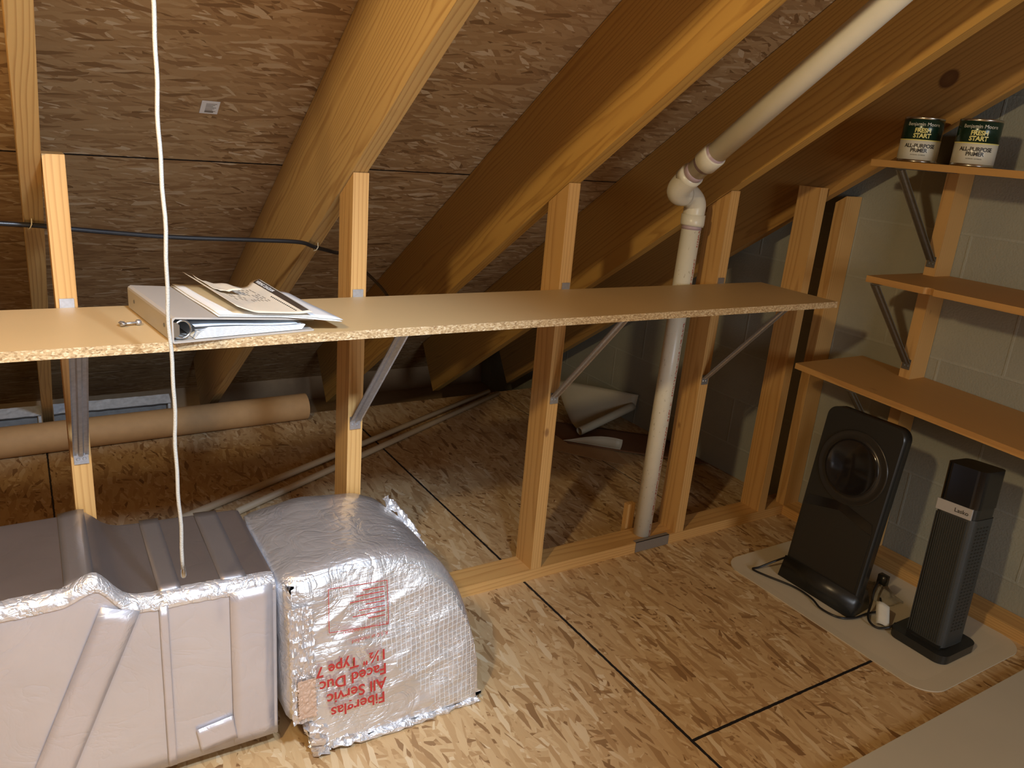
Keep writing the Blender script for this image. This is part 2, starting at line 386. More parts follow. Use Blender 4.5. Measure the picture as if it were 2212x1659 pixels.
def cmu():
    m, nt, b = new_mat('concrete_block')
    sep = nt.nodes.new('ShaderNodeSeparateXYZ'); L(nt, coords(nt), sep.inputs[0])
    cb = nt.nodes.new('ShaderNodeCombineXYZ'); L(nt, sep.outputs[1], cb.inputs[0]); L(nt, math_(nt, 'ADD', sep.outputs[2], 0.07), cb.inputs[1])
    br = nt.nodes.new('ShaderNodeTexBrick'); L(nt, cb.outputs[0], br.inputs['Vector'])
    br.inputs['Scale'].default_value = 1.0; br.inputs['Brick Width'].default_value = 0.406; br.inputs['Row Height'].default_value = 0.203
    br.inputs['Mortar Size'].default_value = 0.006; br.inputs['Mortar Smooth'].default_value = 0.6
    br.inputs['Color1'].default_value = (0.315, 0.31, 0.245, 1); br.inputs['Color2'].default_value = (0.345, 0.34, 0.27, 1); br.inputs['Mortar'].default_value = (0.37, 0.37, 0.305, 1)
    n = N(nt, 'ShaderNodeTexNoise', i_Scale=7.0, i_Detail=6.0); L(nt, coords(nt), n.inputs['Vector'])
    n2 = N(nt, 'ShaderNodeTexNoise', i_Scale=160.0, i_Detail=4.0); L(nt, coords(nt), n2.inputs['Vector'])
    c = mix(nt, ramp(nt, n.outputs[0], [(0.3, (0, 0, 0)), (0.8, (0.55,)*3)]).outputs[0], br.outputs[0], (0.26, 0.27, 0.235))
    L(nt, c, b.inputs['Base Color']); b.inputs['Roughness'].default_value = 0.85
    bump(nt, b, math_(nt, 'ADD', math_(nt, 'MULTIPLY', br.outputs['Fac'], 0.8), n2.outputs[0]), 0.5, 0.0025)
    return m
M_cmu = cmu()
M_gable = flat('plywood_gable', (0.40, 0.27, 0.15), 0.7, nb=0.1, nscale=30, var=0.15)

# ------------------------------------------------------------------ the setting
bm = new(); box(bm, (-3.2, -4.6, -0.02), (XW+0.2, 1.66, 0.0)); obj('floor', bm, M_floor, kind='structure')
bm = new(); box(bm, (-3.2, 1.66, -0.30), (XW+0.2, 2.75, -0.26)); obj('trim_1', bm, M_gable, kind='structure')       # dark eave bottom
bm = new(); box(bm, (-3.2, 1.66, -0.30), (XW+0.2, 1.70, -0.02)); obj('trim_2', bm, M_gable, kind='structure')
# roof sheathing, local frame: X along the wall, Y down the slope
def slope_frame(): return Matrix(((1, 0, 0), (0, CS, TAN*CS), (0, -TAN*CS, CS))).to_4x4()
bm = new(); box(bm, (-3.2, -3.35, 0.0), (XW+0.2, 3.4, 0.012))
ce = obj('ceiling', bm, M_roof, kind='structure')
Mx = slope_frame(); Mx.translation = Vector((0, 0, ZR+SHEATH)); ce.matrix_world = Mx
ridge_y = -3.35*CS; ridge_z = ZR+SHEATH+3.35*TAN*CS
bm = new(); prism(bm, [(ridge_y, ridge_z), (ridge_y-2.2, ridge_z-2.2*TAN), (ridge_y-2.2, ridge_z-2.2*TAN+0.02), (ridge_y, ridge_z+0.02)], -3.2, XW+0.2, 0)
obj('ceiling_back', bm, M_roof, kind='structure').name = 'ceiling.001'
bm = new(); prism(bm, [(-4.8, -0.3), (2.75, -0.3), (2.75, 0.2), (ridge_y, ridge_z+0.1), (-4.8, 1.9)], XW, XW+0.2, 0)
obj('wall_right', bm, M_cmu, kind='structure')
bm = new(); prism(bm, [(-4.8, -0.3), (2.75, -0.3), (2.75, 0.2), (ridge_y, ridge_z+0.1), (-4.8, 1.9)], -3.3, -3.2, 0)
obj('wall_left', bm, M_gable, kind='structure')
bm = new(); box(bm, (-3.2, -4.7, 0), (XW, -4.6, 1.9)); obj('wall_front', bm, M_gable, kind='structure')
bm = new(); box(bm, (-3.2, 2.55, -0.3), (XW, 2.60, 0.2)); obj('wall_back', bm, M_gable, kind='structure')

# ------------------------------------------------------------------ rafters (2x12): local Z runs up the slope, Y is the depth
def rafter(x0, x1, mat, label, xr=None, ylow=1.95):
    """bottom face on the plane z = ZR - TAN*y"""
    o = bpy.data.objects.new('rafter', None); COL.objects.remove(o) if False else None
    bpy.data.objects.remove(o)
    L0 = ylow/CS; L1 = 3.2
    bm = new(); vs = box(bm, (0, 0, 0), (x1-x0, 0.284, L0+L1))
    for v in vs:
        if v.co.z < 0.01 and v.co.y < 0.01: v.co.z += 0.0
    bev(bm, 0.003, 2)
    o = obj('rafter', bm, mat)
    up = Vector((0, -CS, TAN*CS)); dep = Vector((0, TAN*CS, CS)); sx = Vector((1, 0, 0))
    Mx = Matrix((sx, dep, up)).transposed().to_4x4()
    Mx.translation = Vector((x0, ylow, zroof(ylow))); o.matrix_world = Mx
    tag(o, label, 'rafter', 'roof rafters')
    return o
rA = rafter(XA-0.038, XA-0.001, M_raftB, 'narrow-looking rafter at the far left, seen from its underside')
rafter(XA+PITCH, XA+PITCH+0.038, M_raftB, 'wide brightly lit rafter with cathedral grain above the binder')
rafter(XA+2*PITCH, XA+2*PITCH+0.038, M_raft, 'yellow-lit rafter between the grained one and the white pipe')
rafter(XA+3*PITCH, XA+3*PITCH+0.038, M_raft, 'orange-lit rafter directly behind the sloping white pipe')
rafter(2.291, 2.329, M_raftE, 'dark rafter with a big round knot beside the block wall')
rafter(XA-PITCH-0.038, XA-PITCH, M_raft, 'rafter just outside the left edge of the frame')

# ------------------------------------------------------------------ lumber
def stud(x0, y0, x1, y1, z0, ztop, label, group, tilt=(0, 0), cat='stud', mat=None, name='wall_stud'):
    bm = new(); vs = box(bm, (0, 0, 0), (x1-x0, y1-y0, 1))
    for v in vs:
        if v.co.z > 0.5:
            v.co.z = (ztop(y0+v.co.y) if callable(ztop) else ztop)-z0
            v.co.x += tilt[0]; v.co.y += tilt[1]
    bev(bm, 0.002, 2)
    o = obj(name, bm, mat or M_stud); o.location = (x0, y0, z0)
    return tag(o, label, cat, group)
G1 = 'knee wall studs'
under = lambda y: zroof(y)-0.002
stud(XA, 0, XA+0.038, 0.089, 0.038, 1.226, 'leftmost pale stud with a square top behind the foil duct', G1)
stud(XA+PITCH, 0, XA+PITCH+0.038, 0.089, 0.038, under, 'stud right of the binder, its foot hidden by the duct', G1, tilt=(0.004, 0))
stud(XA+2*PITCH, 0, XA+2*PITCH+0.038, 0.089, 0.038, under, 'stud at the middle of the photo, left of the white pipe', G1)
stud(XA+3*PITCH-0.003, 0, XA+3*PITCH+0.036, 0.089, 0.038, under, 'stud just right of the vertical white pipe', G1, tilt=(0.008, 0))
stud(2.235, 0, 2.273, 0.089, 0.038, 1.243, 'tall nailed stud beside the knotted rafter near the corner', G1)
G2 = 'studs against the block wall'
stud(2.378, 0.0, XW-0.002, 0.038, 0.038, under, 'corner stud against the block wall where the long shelf ends', G2)
stud(2.378, -0.372, XW-0.002, -0.334, 0.038, 1.44, 'stud on the block wall holding the three short shelves', G2)
def plate(a, b, label, name='bottom_plate'):
    along_x = (b[0]-a[0]) > (b[1]-a[1])
    ln = (b[0]-a[0]) if along_x else (b[1]-a[1]); wd = (b[1]-a[1]) if along_x else (b[0]-a[0])
    bm = new(); box(bm, (0, 0, 0), (b[2]-a[2], wd, ln)); bev(bm, 0.002, 2)
    o = obj(name, bm, M_stud)
    if along_x: Mx = Matrix((Vector((0, 0, 1)), Vector((0, 1, 0)), Vector((1, 0, 0)))).transposed().to_4x4(); Mx.translation = Vector((a[0], a[1], a[2]))
    else: Mx = Matrix((Vector((0, 0, 1)), Vector((1, 0, 0)), Vector((0, 1, 0)))).transposed().to_4x4(); Mx.translation = Vector((a[0], a[1], a[2]))
    if Mx.determinant() < 0:
        for v in o.data.vertices: pass
        o.data.flip_normals()
    o.matrix_world = Mx
    return tag(o, label, 'bottom plate')
pl = plate((-1.6, 0, 0), (2.378, 0.089, 0.038), 'long wooden plate on the floor carrying the knee wall studs')
plate((2.378, -2.2, 0), (XW-0.002, 0.089, 0.038), 'short wooden plate along the foot of the block wall')
bm = new(); box(bm, (1.63, -0.0025, 0.002), (1.78, -0.0005, 0.0400)); box(bm, (1.63, -0.0025, 0.0385), (1.78, 0.014, 0.0400))
tag(obj('tape_patch', bm, M_tape), 'grey tape patch on the plate edge below the white pipe', 'tape')
bm = new(); box(bm, (0, 0, 0), (0.034, 0.02, 0.13)); bev(bm, 0.002)
o = obj('wood_scrap', bm, M_stud); o.location = (1.662, 0.098, 0.0); tag(o, 'small upright wood scrap behind the foot of the pipe', 'wood scrap')

# ------------------------------------------------------------------ shelves
bm = new(); box(bm, (-1.3, -0.306, HS-0.018), (2.017, -0.004, HS)); bev(bm, 0.0012, 1)
tag(obj('shelf_board', bm, M_chip), 'long particleboard shelf across the knee wall carrying the binder', 'shelf')
G3 = 'short pine shelves on the block wall'
def short_shelf(x0, y1, z, slope, label, notch=False, name='wall_shelf', y0=-1.5):
    bm = new()
    if notch:
        poly = [(x0, y0), (x0, -0.535)]+[(x0+0.013*math.sin(math.pi*k/6), -0.518-0.015*math.cos(math.pi*k/6)) for k in range(7)]+[(x0, -0.500), (x0, y1), (XW-0.003, y1+0.005), (XW-0.003, y0)]
    else: poly = [(x0, y0), (x0, y1), (x0+0.10, y1+0.03), (XW-0.092, y1+0.03), (XW-0.092, y0)] if False else [(x0, y0), (x0, y1), (XW-0.003, y1-0.005), (XW-0.003, y0)]
    # local: Z along the board (grain), built with X=width, Y=thickness
    def P(x, y, t): return (x-x0, t, y1-y)
    a = [bm.verts.new(P(x, y, 0)) for x, y in poly]; b_ = [bm.verts.new(P(x, y, 0.019)) for x, y in poly]
    bm.faces.new(a); bm.faces.new(b_[::-1]); n = len(poly)
    for i in range(n): bm.faces.new((a[i], a[(i+1) % n], b_[(i+1) % n], b_[i]))
    bev(bm, 0.0015, 1, 0.9)
    o = obj(name, bm, M_board)
    Mx = Matrix((Vector((1, 0, 0)), Vector((0, slope, 1)).normalized(), Vector((0, -1, slope)).normalized())).transposed().to_4x4()
    Mx.translation = Vector((x0, y1, z-0.019)); o.matrix_world = Mx
    return tag(o, label, 'shelf', G3)
# notches in boards are cut round the stud: boards stop at the stud faces, so the stud is let in
short_shelf(2.112, -0.251, 1.347, 0.0, 'topmost short pine shelf carrying the two paint cans')
short_shelf(2.112, -0.318, 1.011, 0.003, 'middle short pine shelf with a knot hole in its edge', notch=True)
short_shelf(2.110, -0.13, 0.679, -0.036, 'lowest and widest short pine shelf, above the heaters')

# ------------------------------------------------------------------ shelf brackets (origin at the wall under the shelf)
def bracket(mat, reach=0.275, drop=0.30):
    t = empty('shelf_bracket', '', 'bracket')
    bm = new(); box(bm, (-0.014, -reach, -0.002), (0.014, -0.001, 0.0)); obj('horizontal_leg', bm, mat, t)
    bm = new(); box(bm, (-0.014, -0.0025, -drop-0.022), (0.014, -0.0005, -drop+0.012)); bev(bm, 0.0006, 1); lo = obj('lower_tab', bm, mat, t)
    bm = new()
    for sx in (-0.006, 0.006):
        lathe(bm, [(0.0, 0.002), (0.003, 0.0018), (0.004, 0.0)], 10)
    bmesh.ops.rotate(bm, verts=bm.verts, cent=(0, 0, 0), matrix=Matrix.Rotation(math.pi/2, 3, 'X'))
    for i, v in enumerate(bm.verts): v.co += Vector((-0.006 if i < 30 else 0.006, -0.0025, -drop-0.010))
    obj('screw', bm, mat, lo)
    # diagonal channel: two flanges and a raised centre rib
    a = Vector((0, -0.002, -drop)); b = Vector((0, -reach+0.006, -0.003)); d = (b-a).normalized(); nrm = Vector((0, -d.z, d.y)); 
    if nrm.y > 0: nrm = -nrm
    prof = [(-0.015, 0), (-0.015, 0.003), (-0.012, 0.0015), (-0.006, 0.0015), (-0.003, 0.005), (0.003, 0.005), (0.006, 0.0015), (0.012, 0.0015), (0.015, 0.003), (0.015, 0)]
    bm = new(); R1 = [bm.verts.new(a+Vector((x, 0, 0))+nrm*h) for x, h in prof]; R2 = [bm.verts.new(b+Vector((x, 0, 0))+nrm*h) for x, h in prof]
    n = len(prof)
    for i in range(n): bm.faces.new((R1[i], R1[(i+1) % n], R2[(i+1) % n], R2[i]))
    bm.faces.new(R1[::-1]); bm.faces.new(R2); obj('diagonal_brace', bm, mat, t)
    return t
zb = HS-0.0185
br0 = bracket(M_galv)
bm = new(); box(bm, (-0.013, -0.0025, 0.0), (0.013, -0.0003, 0.037)); obj('upper_tab', bm, M_galv, br0)
br0.location = (XA+0.019, -0.001, zb)
tag(br0, 'galvanised bracket on the leftmost stud, seen straight on, with a bright foot', 'bracket', 'brackets under the long shelf')
dup(br0, (XA+PITCH+0.020, -0.001, zb), label='galvanised bracket on the stud right of the binder')
dup(br0, (XA+2*PITCH+0.021, -0.001, zb), label='galvanised bracket on the stud at the middle of the photo')
b3 = dup(br0, (XA+3*PITCH+0.020, -0.001, zb), label='dark bracket on the stud right of the vertical white pipe')
br1 = bracket(M_dkmetal, reach=0.270, drop=0.268)
br1.rotation_euler = (0, 0, -math.pi/2); br1.location = (2.3765, -0.352, 1.347-0.0195)
tag(br1, 'dull metal bracket under the topmost short shelf', 'bracket', 'brackets of the short shelves')
dup(br1, (2.3765, -0.352, 1.011-0.0200), label='dull metal bracket under the middle short shelf')
dup(br1, (2.3765, -0.352, 0.679-0.0275), label='dull metal bracket under the lowest short shelf, mostly hidden')

# ------------------------------------------------------------------ paint cans
M_cang = flat('can_dark_green', (0.012, 0.035, 0.022), 0.22, 0.2)
M_canw = flat('can_cream_label', (0.62, 0.60, 0.50), 0.3)
M_cans = flat('can_tin', (0.62, 0.60, 0.55), 0.25, 1.0)
M_cany = flat('can_yellow_print', (0.75, 0.68, 0.22), 0.35)
def wrap(R, ang0):
    def fn(c): 
        a = ang0 + c.x/R
        return Vector((math.cos(a)*(R+c.z), math.sin(a)*(R+c.z), c.y))
    return fn
def paint_can():
    t = empty('paint_can', '', 'paint can'); R = 0.0530
    bm = new(); lathe(bm, [(0.0, 0.003), (R-0.004, 0.003), (R-0.001, 0.0), (R+0.0012, 0.0015), (R+0.0012, 0.004), (R, 0.0055), (R, 0.119), (R+0.001, 0.1205), (R+0.001, 0.123), (R-0.001, 0.1245), (R-0.004, 0.1235), (R-0.005, 0.121)], 64)
    obj('can_body', bm, M_cans, t, True)
    bm = new(); lathe(bm, [(R-0.005, 0.1205), (R-0.007, 0.1225), (R-0.009, 0.1195), (R-0.016, 0.1195), (0, 0.1195)], 64); obj('lid', bm, M_cans, t, True)
    bm = new(); lathe(bm, [(R, 0.0075), (R+0.0006, 0.008), (R+0.0006, 0.0605), (R, 0.061)], 64); lb = obj('label_lower', bm, M_canw, t, True)
    bm = new(); lathe(bm, [(R, 0.061), (R+0.0006, 0.0612), (R+0.0006, 0.118), (R, 0.1185)], 64); lt = obj('label_upper', bm, M_cang, t, True)
    bm = new(); lathe(bm, [(R+0.0007, 0.0600), (R+0.0011, 0.0605), (R+0.0011, 0.0625), (R+0.0007, 0.063)], 64); obj('label_stripe', bm, M_cany, lt, True)
    def put(lines, mat, name, par):
        bm = new()
        for body, size, y, sp, bold in lines:
            merge(bm, text_bm(body, size, 0.0, 'CENTER', sp, bold), fn=lambda c, y=y: wrap(R+0.0012, 0)(Vector((c.x, c.y+y, c.z))))
        obj(name, bm, mat, par)
    put([('ALL-PURPOSE', 0.0145, 0.041, 0.95, 0.0004), ('PRIMER', 0.0145, 0.0285, 0.95, 0.0004), ('INTERIOR / EXTERIOR', 0.004, 0.0195, 1, 0)], M_ink, 'label_lettering', lb)
    put([('Benjamin Moore', 0.0135, 0.1005, 1.0, 0.0)], M_canw, 'label_lettering', lt)
    put([('FRESH', 0.0165, 0.0825, 0.95, 0.0005), ('START', 0.0165, 0.068, 0.95, 0.0005)], M_cany, 'label_print', lt)
    return t
# the labels face the camera side of the room
pc = paint_can(); pc.location = (2.200, -0.336, 1.3475); pc.rotation_euler = (0, 0, math.radians(213))
tag(pc, 'left of the two paint cans on the topmost short shelf', 'paint can', 'paint cans on the top shelf')
dup(pc, (2.205, -0.498, 1.3475), math.radians(211), 'right of the two paint cans, its shadow on the block wall')

# ------------------------------------------------------------------ white waste pipe
pv = empty('drain_pipe', 'cream plastic drain pipe running up from the plate and along the rafters', 'pipe', (0, 0, 0))
R = 0.0302
bm = new(); tube(bm, [(1.6935, 0.045, 0.0385), (1.716, 0.045, 1.135)], R, 32)
M_pvcp = M_pvc.copy(); M_pvcp.name = 'cream_pvc_printed'
nt = M_pvcp.node_tree; b = nt.nodes['Principled BSDF']
sep = nt.nodes.new('ShaderNodeSeparateXYZ'); L(nt, coords(nt), sep.inputs[0])
# two stacked rows of faded red characters running up the pipe
xx = math_(nt, 'SUBTRACT', math_(nt, 'SUBTRACT', sep.outputs[0], 1.6926), math_(nt, 'MULTIPLY', sep.outputs[2], 0.0206))
row = math_(nt, 'LESS_THAN', math_(nt, 'ABSOLUTE', math_(nt, 'SUBTRACT', xx, 0.0085)), 0.0045)
side = math_(nt, 'LESS_THAN', sep.outputs[1], 0.045)
vv = N(nt, 'ShaderNodeTexNoise', i_Scale=1.0, i_Detail=2.0); L(nt, coords(nt, scale=(160, 1, 190)), vv.inputs['Vector'])
gl = math_(nt, 'GREATER_THAN', vv.outputs[0], 0.50)
gap = N(nt, 'ShaderNodeTexNoise', i_Scale=14.0); L(nt, coords(nt, scale=(0, 0, 1)), gap.inputs['Vector'])
k = math_(nt, 'MULTIPLY', math_(nt, 'MULTIPLY', math_(nt, 'MULTIPLY', row, side), gl), math_(nt, 'GREATER_THAN', gap.outputs[0], 0.44))
cprev = b.inputs['Base Color'].links[0].from_socket
sn = N(nt, 'ShaderNodeTexNoise', i_Scale=120.0, i_Detail=2.0); L(nt, coords(nt, scale=(1, 1, 0.6)), sn.inputs['Vector'])
c2 = mix(nt, ramp(nt, sn.outputs[0], [(0.66, (0, 0, 0)), (0.74, (0.6,)*3)]).outputs[0], cprev, (0.30, 0.24, 0.14))
L(nt, mix(nt, math_(nt, 'MULTIPLY', k, 0.9), c2, (0.45, 0.07, 0.04)), b.inputs['Base Color'])
obj('vertical_pipe', bm, M_pvcp, pv, True)
bm = new(); tube(bm, [(1.7152, 0.045, 1.095), (1.7154, 0.045, 1.107)], R+0.0006, 32); obj('primer_ring', bm, M_primer, pv, True)
# elbow 1: from vertical towards -X
dg0 = Vector((1.612, 0.004, 1.235)); dg1 = Vector((1.49, -0.95, 1.885)); dd = (dg1-dg0).normalized()
bm = new(); tube(bm, [(1.7154, 0.045, 1.105), (1.716, 0.045, 1.112), (1.716, 0.045, 1.140), (1.716, 0.045, 1.1405)], [R+0.005, R+0.0065, R+0.0065, R+0.004], 32); obj('elbow_socket', bm, M_pvc, pv, True)
P0 = Vector((1.716, 0.045, 1.138)); P1 = Vector((1.714, 0.044, 1.172)); P2 = Vector((1.685, 0.040, 1.196)); P3 = Vector((1.652, 0.034, 1.200))
bm = new(); tube(bm, smooth_path([P0, P1, P2, P3], 6), R+0.003, 32); obj('lower_elbow', bm, M_pvc, pv, True)
Q0 = Vector((1.655, 0.034, 1.200)); Q1 = Vector((1.628, 0.028, 1.203)); Q2 = Vector((1.611, 0.010, 1.222)); Q3 = dg0+dd*0.050
bm = new(); tube(bm, smooth_path([Q0, Q1, Q2, Q3], 6), R+0.0045, 32); obj('upper_elbow', bm, M_pvc, pv, True)
bm = new(); tube(bm, [Q3-dd*0.03, Q3+dd*0.002], R+0.0060, 32); obj('elbow_socket', bm, M_pvc, pv, True)
bm = new(); tube(bm, [dg0, dg1], R, 32); obj('sloping_pipe', bm, M_pvc, pv, True)
bm = new(); tube(bm, [Q3, Q3+dd*0.022], R+0.0006, 32); obj('primer_ring', bm, M_primer, pv, True)
c0 = Q3+dd*0.062
bm = new(); tube(bm, [c0-dd*0.012, c0+dd*0.058], R+0.0006, 32); obj('primer_ring', bm, M_primer, pv, True)
bm = new(); tube(bm, [c0, c0+dd*0.002, c0+dd*0.046, c0+dd*0.048], [R+0.003, R+0.0055, R+0.0055, R+0.003], 32); obj('coupling', bm, M_pvc, pv, True)

# ------------------------------------------------------------------ pull cord
bm = new(); pts = []
for k in range(60):
    t = k/59; z = 0.556+t*1.25
    pts.append((0.1245+0.0012*math.sin(z*23)+0.0008*math.sin(z*61), -0.455+0.001*math.cos(z*31), z))
tube(bm, pts, 0.0032, 8)
pc_ = empty('pull_cord', 'long off-white pull cord hanging in front of the shelf and binder', 'cord')
obj('cord', bm, M_cord, pc_, True)
bm = new(); lathe(bm, [(0, 0.538), (0.003, 0.539), (0.0046, 0.543), (0.0044, 0.552), (0.003, 0.558), (0.0028, 0.562)], 16, (0.1257, -0.455, 0)); obj('metal_tip', bm, flat('tip_steel', (0.6, 0.66, 0.72), 0.25, 1.0), pc_, True)

# ------------------------------------------------------------------ black cable along the rafters
off = Vector((0, -TAN*CS, -CS))*0.010
def rp(x, y): return Vector((x, y, zroof(y)))+off
cb = empty('electrical_cable', 'black cable stapled across the undersides of two rafters', 'cable')
bm = new(); tube(bm, smooth_path([rp(-0.95, 0.22), rp(-0.62, 0.232), rp(-0.3, 0.21), rp(-0.05, 0.228), rp(0.03, 0.243), rp(0.24, 0.276), rp(0.45, 0.290), rp(0.56, 0.30), rp(0.61, 0.326), rp(0.68, 0.375)+Vector((0, 0, 0.01)), rp(0.78, 0.50)+Vector((0, 0.02, 0.05)), rp(1.05, 0.85)+Vector((0, 0.05, 0.10)), rp(1.19, 1.05)+Vector((0, .05, .10))], 8), 0.0055, 12)
obj('cable_jacket', bm, M_black, cb, True)
M_staple = flat('staple_white', (0.62, 0.55, 0.40), 0.5)
for x, y in ((-0.045, 0.228), (0.615, 0.330)):
    bm = new(); p = rp(x, y); dirr = Vector((-0.3, 0.75, -0.6)).normalized()
    out_ = Vector((0, -TAN*CS, -CS))
    tube(bm, [p-dirr*0.013-out_*0.008, p-dirr*0.010+out_*0.004, p+out_*0.0068, p+dirr*0.010+out_*0.004, p+dirr*0.013-out_*0.008], 0.0012, 6); obj('staple', bm, M_staple, cb, True)

# ------------------------------------------------------------------ sticker on the sheathing
def sticker():
    t = empty('sheathing_sticker', 'small white printed sticker on the roof sheathing', 'sticker')
    Mx = slope_frame(); Mx.translation = Vector((0.357, 0.348, zroof(0.348)+SHEATH-0.0005)); t.matrix_world = Mx
    bm = new(); box(bm, (-0.021, -0.026, -0.0012), (0.021, 0.026, -0.0004)); obj('sticker_paper', bm, M_paper, t)
    bm = new()
    for i in range(8): box(bm, (-0.010, -0.017+i*0.005, -0.0016), (0.015-0.004*(i % 3), -0.0148+i*0.005, -0.0013))
    box(bm, (-0.010, 0.012, -0.0016), (0.010, 0.020, -0.0013))
    obj('sticker_print', bm, M_inkg, t)
sticker()

# ------------------------------------------------------------------ HVAC duct
def jitter(o, amp, sc, axis_mask=(1, 1, 1)):
    for v in o.data.vertices:
        n_ = noise.noise_vector(v.co*sc)+0.5*noise.noise_vector(v.co*sc*2.3)
        v.co += Vector((n_.x*axis_mask[0], n_.y*axis_mask[1], n_.z*axis_mask[2]))*amp
duct = empty('air_duct', 'foil-wrapped air duct with a stepped top, left foreground', 'duct')
def section(y0, y1, z0, z1, r, n=6, sub=10):
    """outline of a rounded rectangle in YZ with even subdivision, starts at front-bottom"""
    base = []
    def edge(a, b): 
        for k in range(sub): base.append((a[0]+(b[0]-a[0])*k/sub, a[1]+(b[1]-a[1])*k/sub))
    def arc(cx, cy, a0, a1):
        for k in range(n): 
            a = math.radians(a0+(a1-a0)*k/n); base.append((cx+r*math.cos(a), cy+r*math.sin(a)))
    edge((y0, z0), (y0, z1-r)); arc(y0+r, z1-r, 180, 90); edge((y0+r, z1), (y1-r, z1)); arc(y1-r, z1-r, 90, 0); edge((y1, z1-r), (y1, z0)); edge((y1, z0), (y0, z0))
    return base
stations = [(-1.5, .482), (-1.2, .482), (-0.9, .482), (-0.7, .482), (-0.5, .482), (-0.35, .482), (-0.22, .482), (-0.12, .483), (-0.05, .485), (-0.018, .489), (-0.002, .486), (0.012, .474), (0.026, .458), (0.042, .447), (0.06, .441), (0.09, .438), (0.15, .437), (0.22, .434), (0.28, .431), (0.305, .430), (0.316, .427), (0.319, .420)]
bm = new(); rings = []
NSEC = None
for i, (x, zt) in enumerate(stations):
    sec = section(-0.340, -0.006, 0.035, zt, 0.022); NSEC = len(sec)
    rings.append([bm.verts.new((x, y, z)) for y, z in sec])
for a, b_ in zip(rings, rings[1:]):
    n = len(a)
    for k in range(n): bm.faces.new((a[k], a[(k+1) % n], b_[(k+1) % n], b_[k]))
bm.faces.new(rings[0][::-1]); bm.faces.new(rings[-1])
bmesh.ops.subdivide_edges(bm, edges=[e for e in bm.edges if abs((e.verts[0].co-e.verts[1].co).x) > 0.08], cuts=3)
for f_ in bm.faces:
    c = f_.calc_center_median()
    top = c.z > 0.415 and c.y > -0.330 and c.y < -0.01
    f_.material_index = 0 if top else 1
o = obj('duct_wrap', bm, [F_top, F_front], duct, True)
for v in o.data.vertices:
    n_ = noise.noise_vector(v.co*7)
    if v.co.x > -1.4:
        v.co += Vector((0, n_.y*0.002, n_.z*0.0022 if v.co.z > 0.1 else 0))
        if abs(v.co.x+0.0) < 0.06 and v.co.y < -0.30 and v.co.z > 0.43:   # bulging corner of the step
            v.co.z += 0.018*max(0, 1-abs(v.co.x+0.008)/0.05)
# whitened crumpled foil along the top front edge, arced to give its highlight
def crumple_strip(name, path, width, par, drop=0.02, mat=None, seed=0, amp=0.003):
    bm = new(); grid = []
    for i, p in enumerate(path):
        row = []
        for j in range(7):
            t = j/6
            # wraps over the edge: from top surface to the front surface
            th = (t*1.25-0.1)*math.pi/2
            q = Vector((p[0], p[1]+0.0225*(1-math.sin(th)), p[2]+0.004-0.0225*(1-math.cos(th))))
            nz = noise.noise_vector(Vector((p[0]*55, t*5+seed, p[1]*20)))
            row.append(q+Vector((0, -abs(nz.y)*amp-0.0005, abs(nz.z)*amp*0.8+0.0012)))
        grid.append(row)
    sheet(bm, grid, 0.0006); return obj(name, bm, mat or F_crink, par, False)
path = []
for k in range(150):
    x = -0.9+1.215*k/149
    zt = [b_ + (d-b_)*((x-a)/(c-a)) for (a, b_), (c, d) in zip(stations, stations[1:]) if a <= x <= c][0]
    bul = 0.018*max(0, 1-abs(x+0.008)/0.05)
    path.append((x, -0.343, zt+bul-0.004))
crumple_strip('crumpled_foil_edge', path, 0.02, duct, drop=0.020, amp=0.0022)
# flat foil tapes on the front face (x0,z0)-(x1,z1) strips of given width
def tape(name, p, q, wdt, off=0.0015, mat=None, lift=0.0):
    a = Vector((p[0], 0, p[1])); b_ = Vector((q[0], 0, q[1])); d = (b_-a).normalized(); s = Vector((d.z, 0, -d.x))*wdt/2
    bm = new(); grid = []
    n = 14
    for i in range(n+1):
        c = a+(b_-a)*i/n; row = []
        for j in range(5):
            u = -1+j*0.5
            nz = noise.noise(Vector((c.x*20, u*2, c.z*20)))
            row.append(c+s*u+Vector((0, -0.3435-off-abs(nz)*0.0015-lift*abs(u), 0)))
        grid.append(row)
    sheet(bm, grid, 0.0006); return obj(name, bm, mat or F_tape, duct, True)
tape('foil_tape', (0.030, 0.432), (-0.135, 0.038), 0.070)
tape('foil_tape', (0.103, 0.418), (0.103, 0.038), 0.016, 0.001)
tape('foil_tape', (0.268, 0.415), (0.268, 0.040), 0.085, 0.001)
tape('foil_tape', (0.155, 0.078), (0.228, 0.088), 0.062, 0.002)
tape('foil_tape', (-0.30, 0.455), (-0.30, 0.040), 0.075, 0.001)
# tape bands across the top
for x, wd in ((0.24, 0.05), (0.12, 0.04), (-0.03, 0.05)):
    bm = new(); grid = []
    for i in range(12):
        y = -0.325+i*0.31/11; row = []
        for j in range(5):
            xx_ = x-wd/2+wd*j/4
            zt = [b_ + (d-b_)*((xx_-a)/(c-a)) for (a, b_), (c, d) in zip(stations, stations[1:]) if a <= xx_ <= c][0]
            row.append(Vector((xx_+0.05*(y+0.17)*0.2, y, zt+0.0028+0.0008*noise.noise(Vector((y*30, j, x))))))
        grid.append(row)
    sheet(bm, grid, 0.0005); obj('top_foil_tape', bm, foil('foil_tape_dark_reflection_%d' % int(x*100+10), (0.46+wd*0.5, 0.44+wd*0.5, 0.44+wd*0.5), 0.40, 0.12, 10), duct, True)  # bands darkened too, for the roof's dark reflection

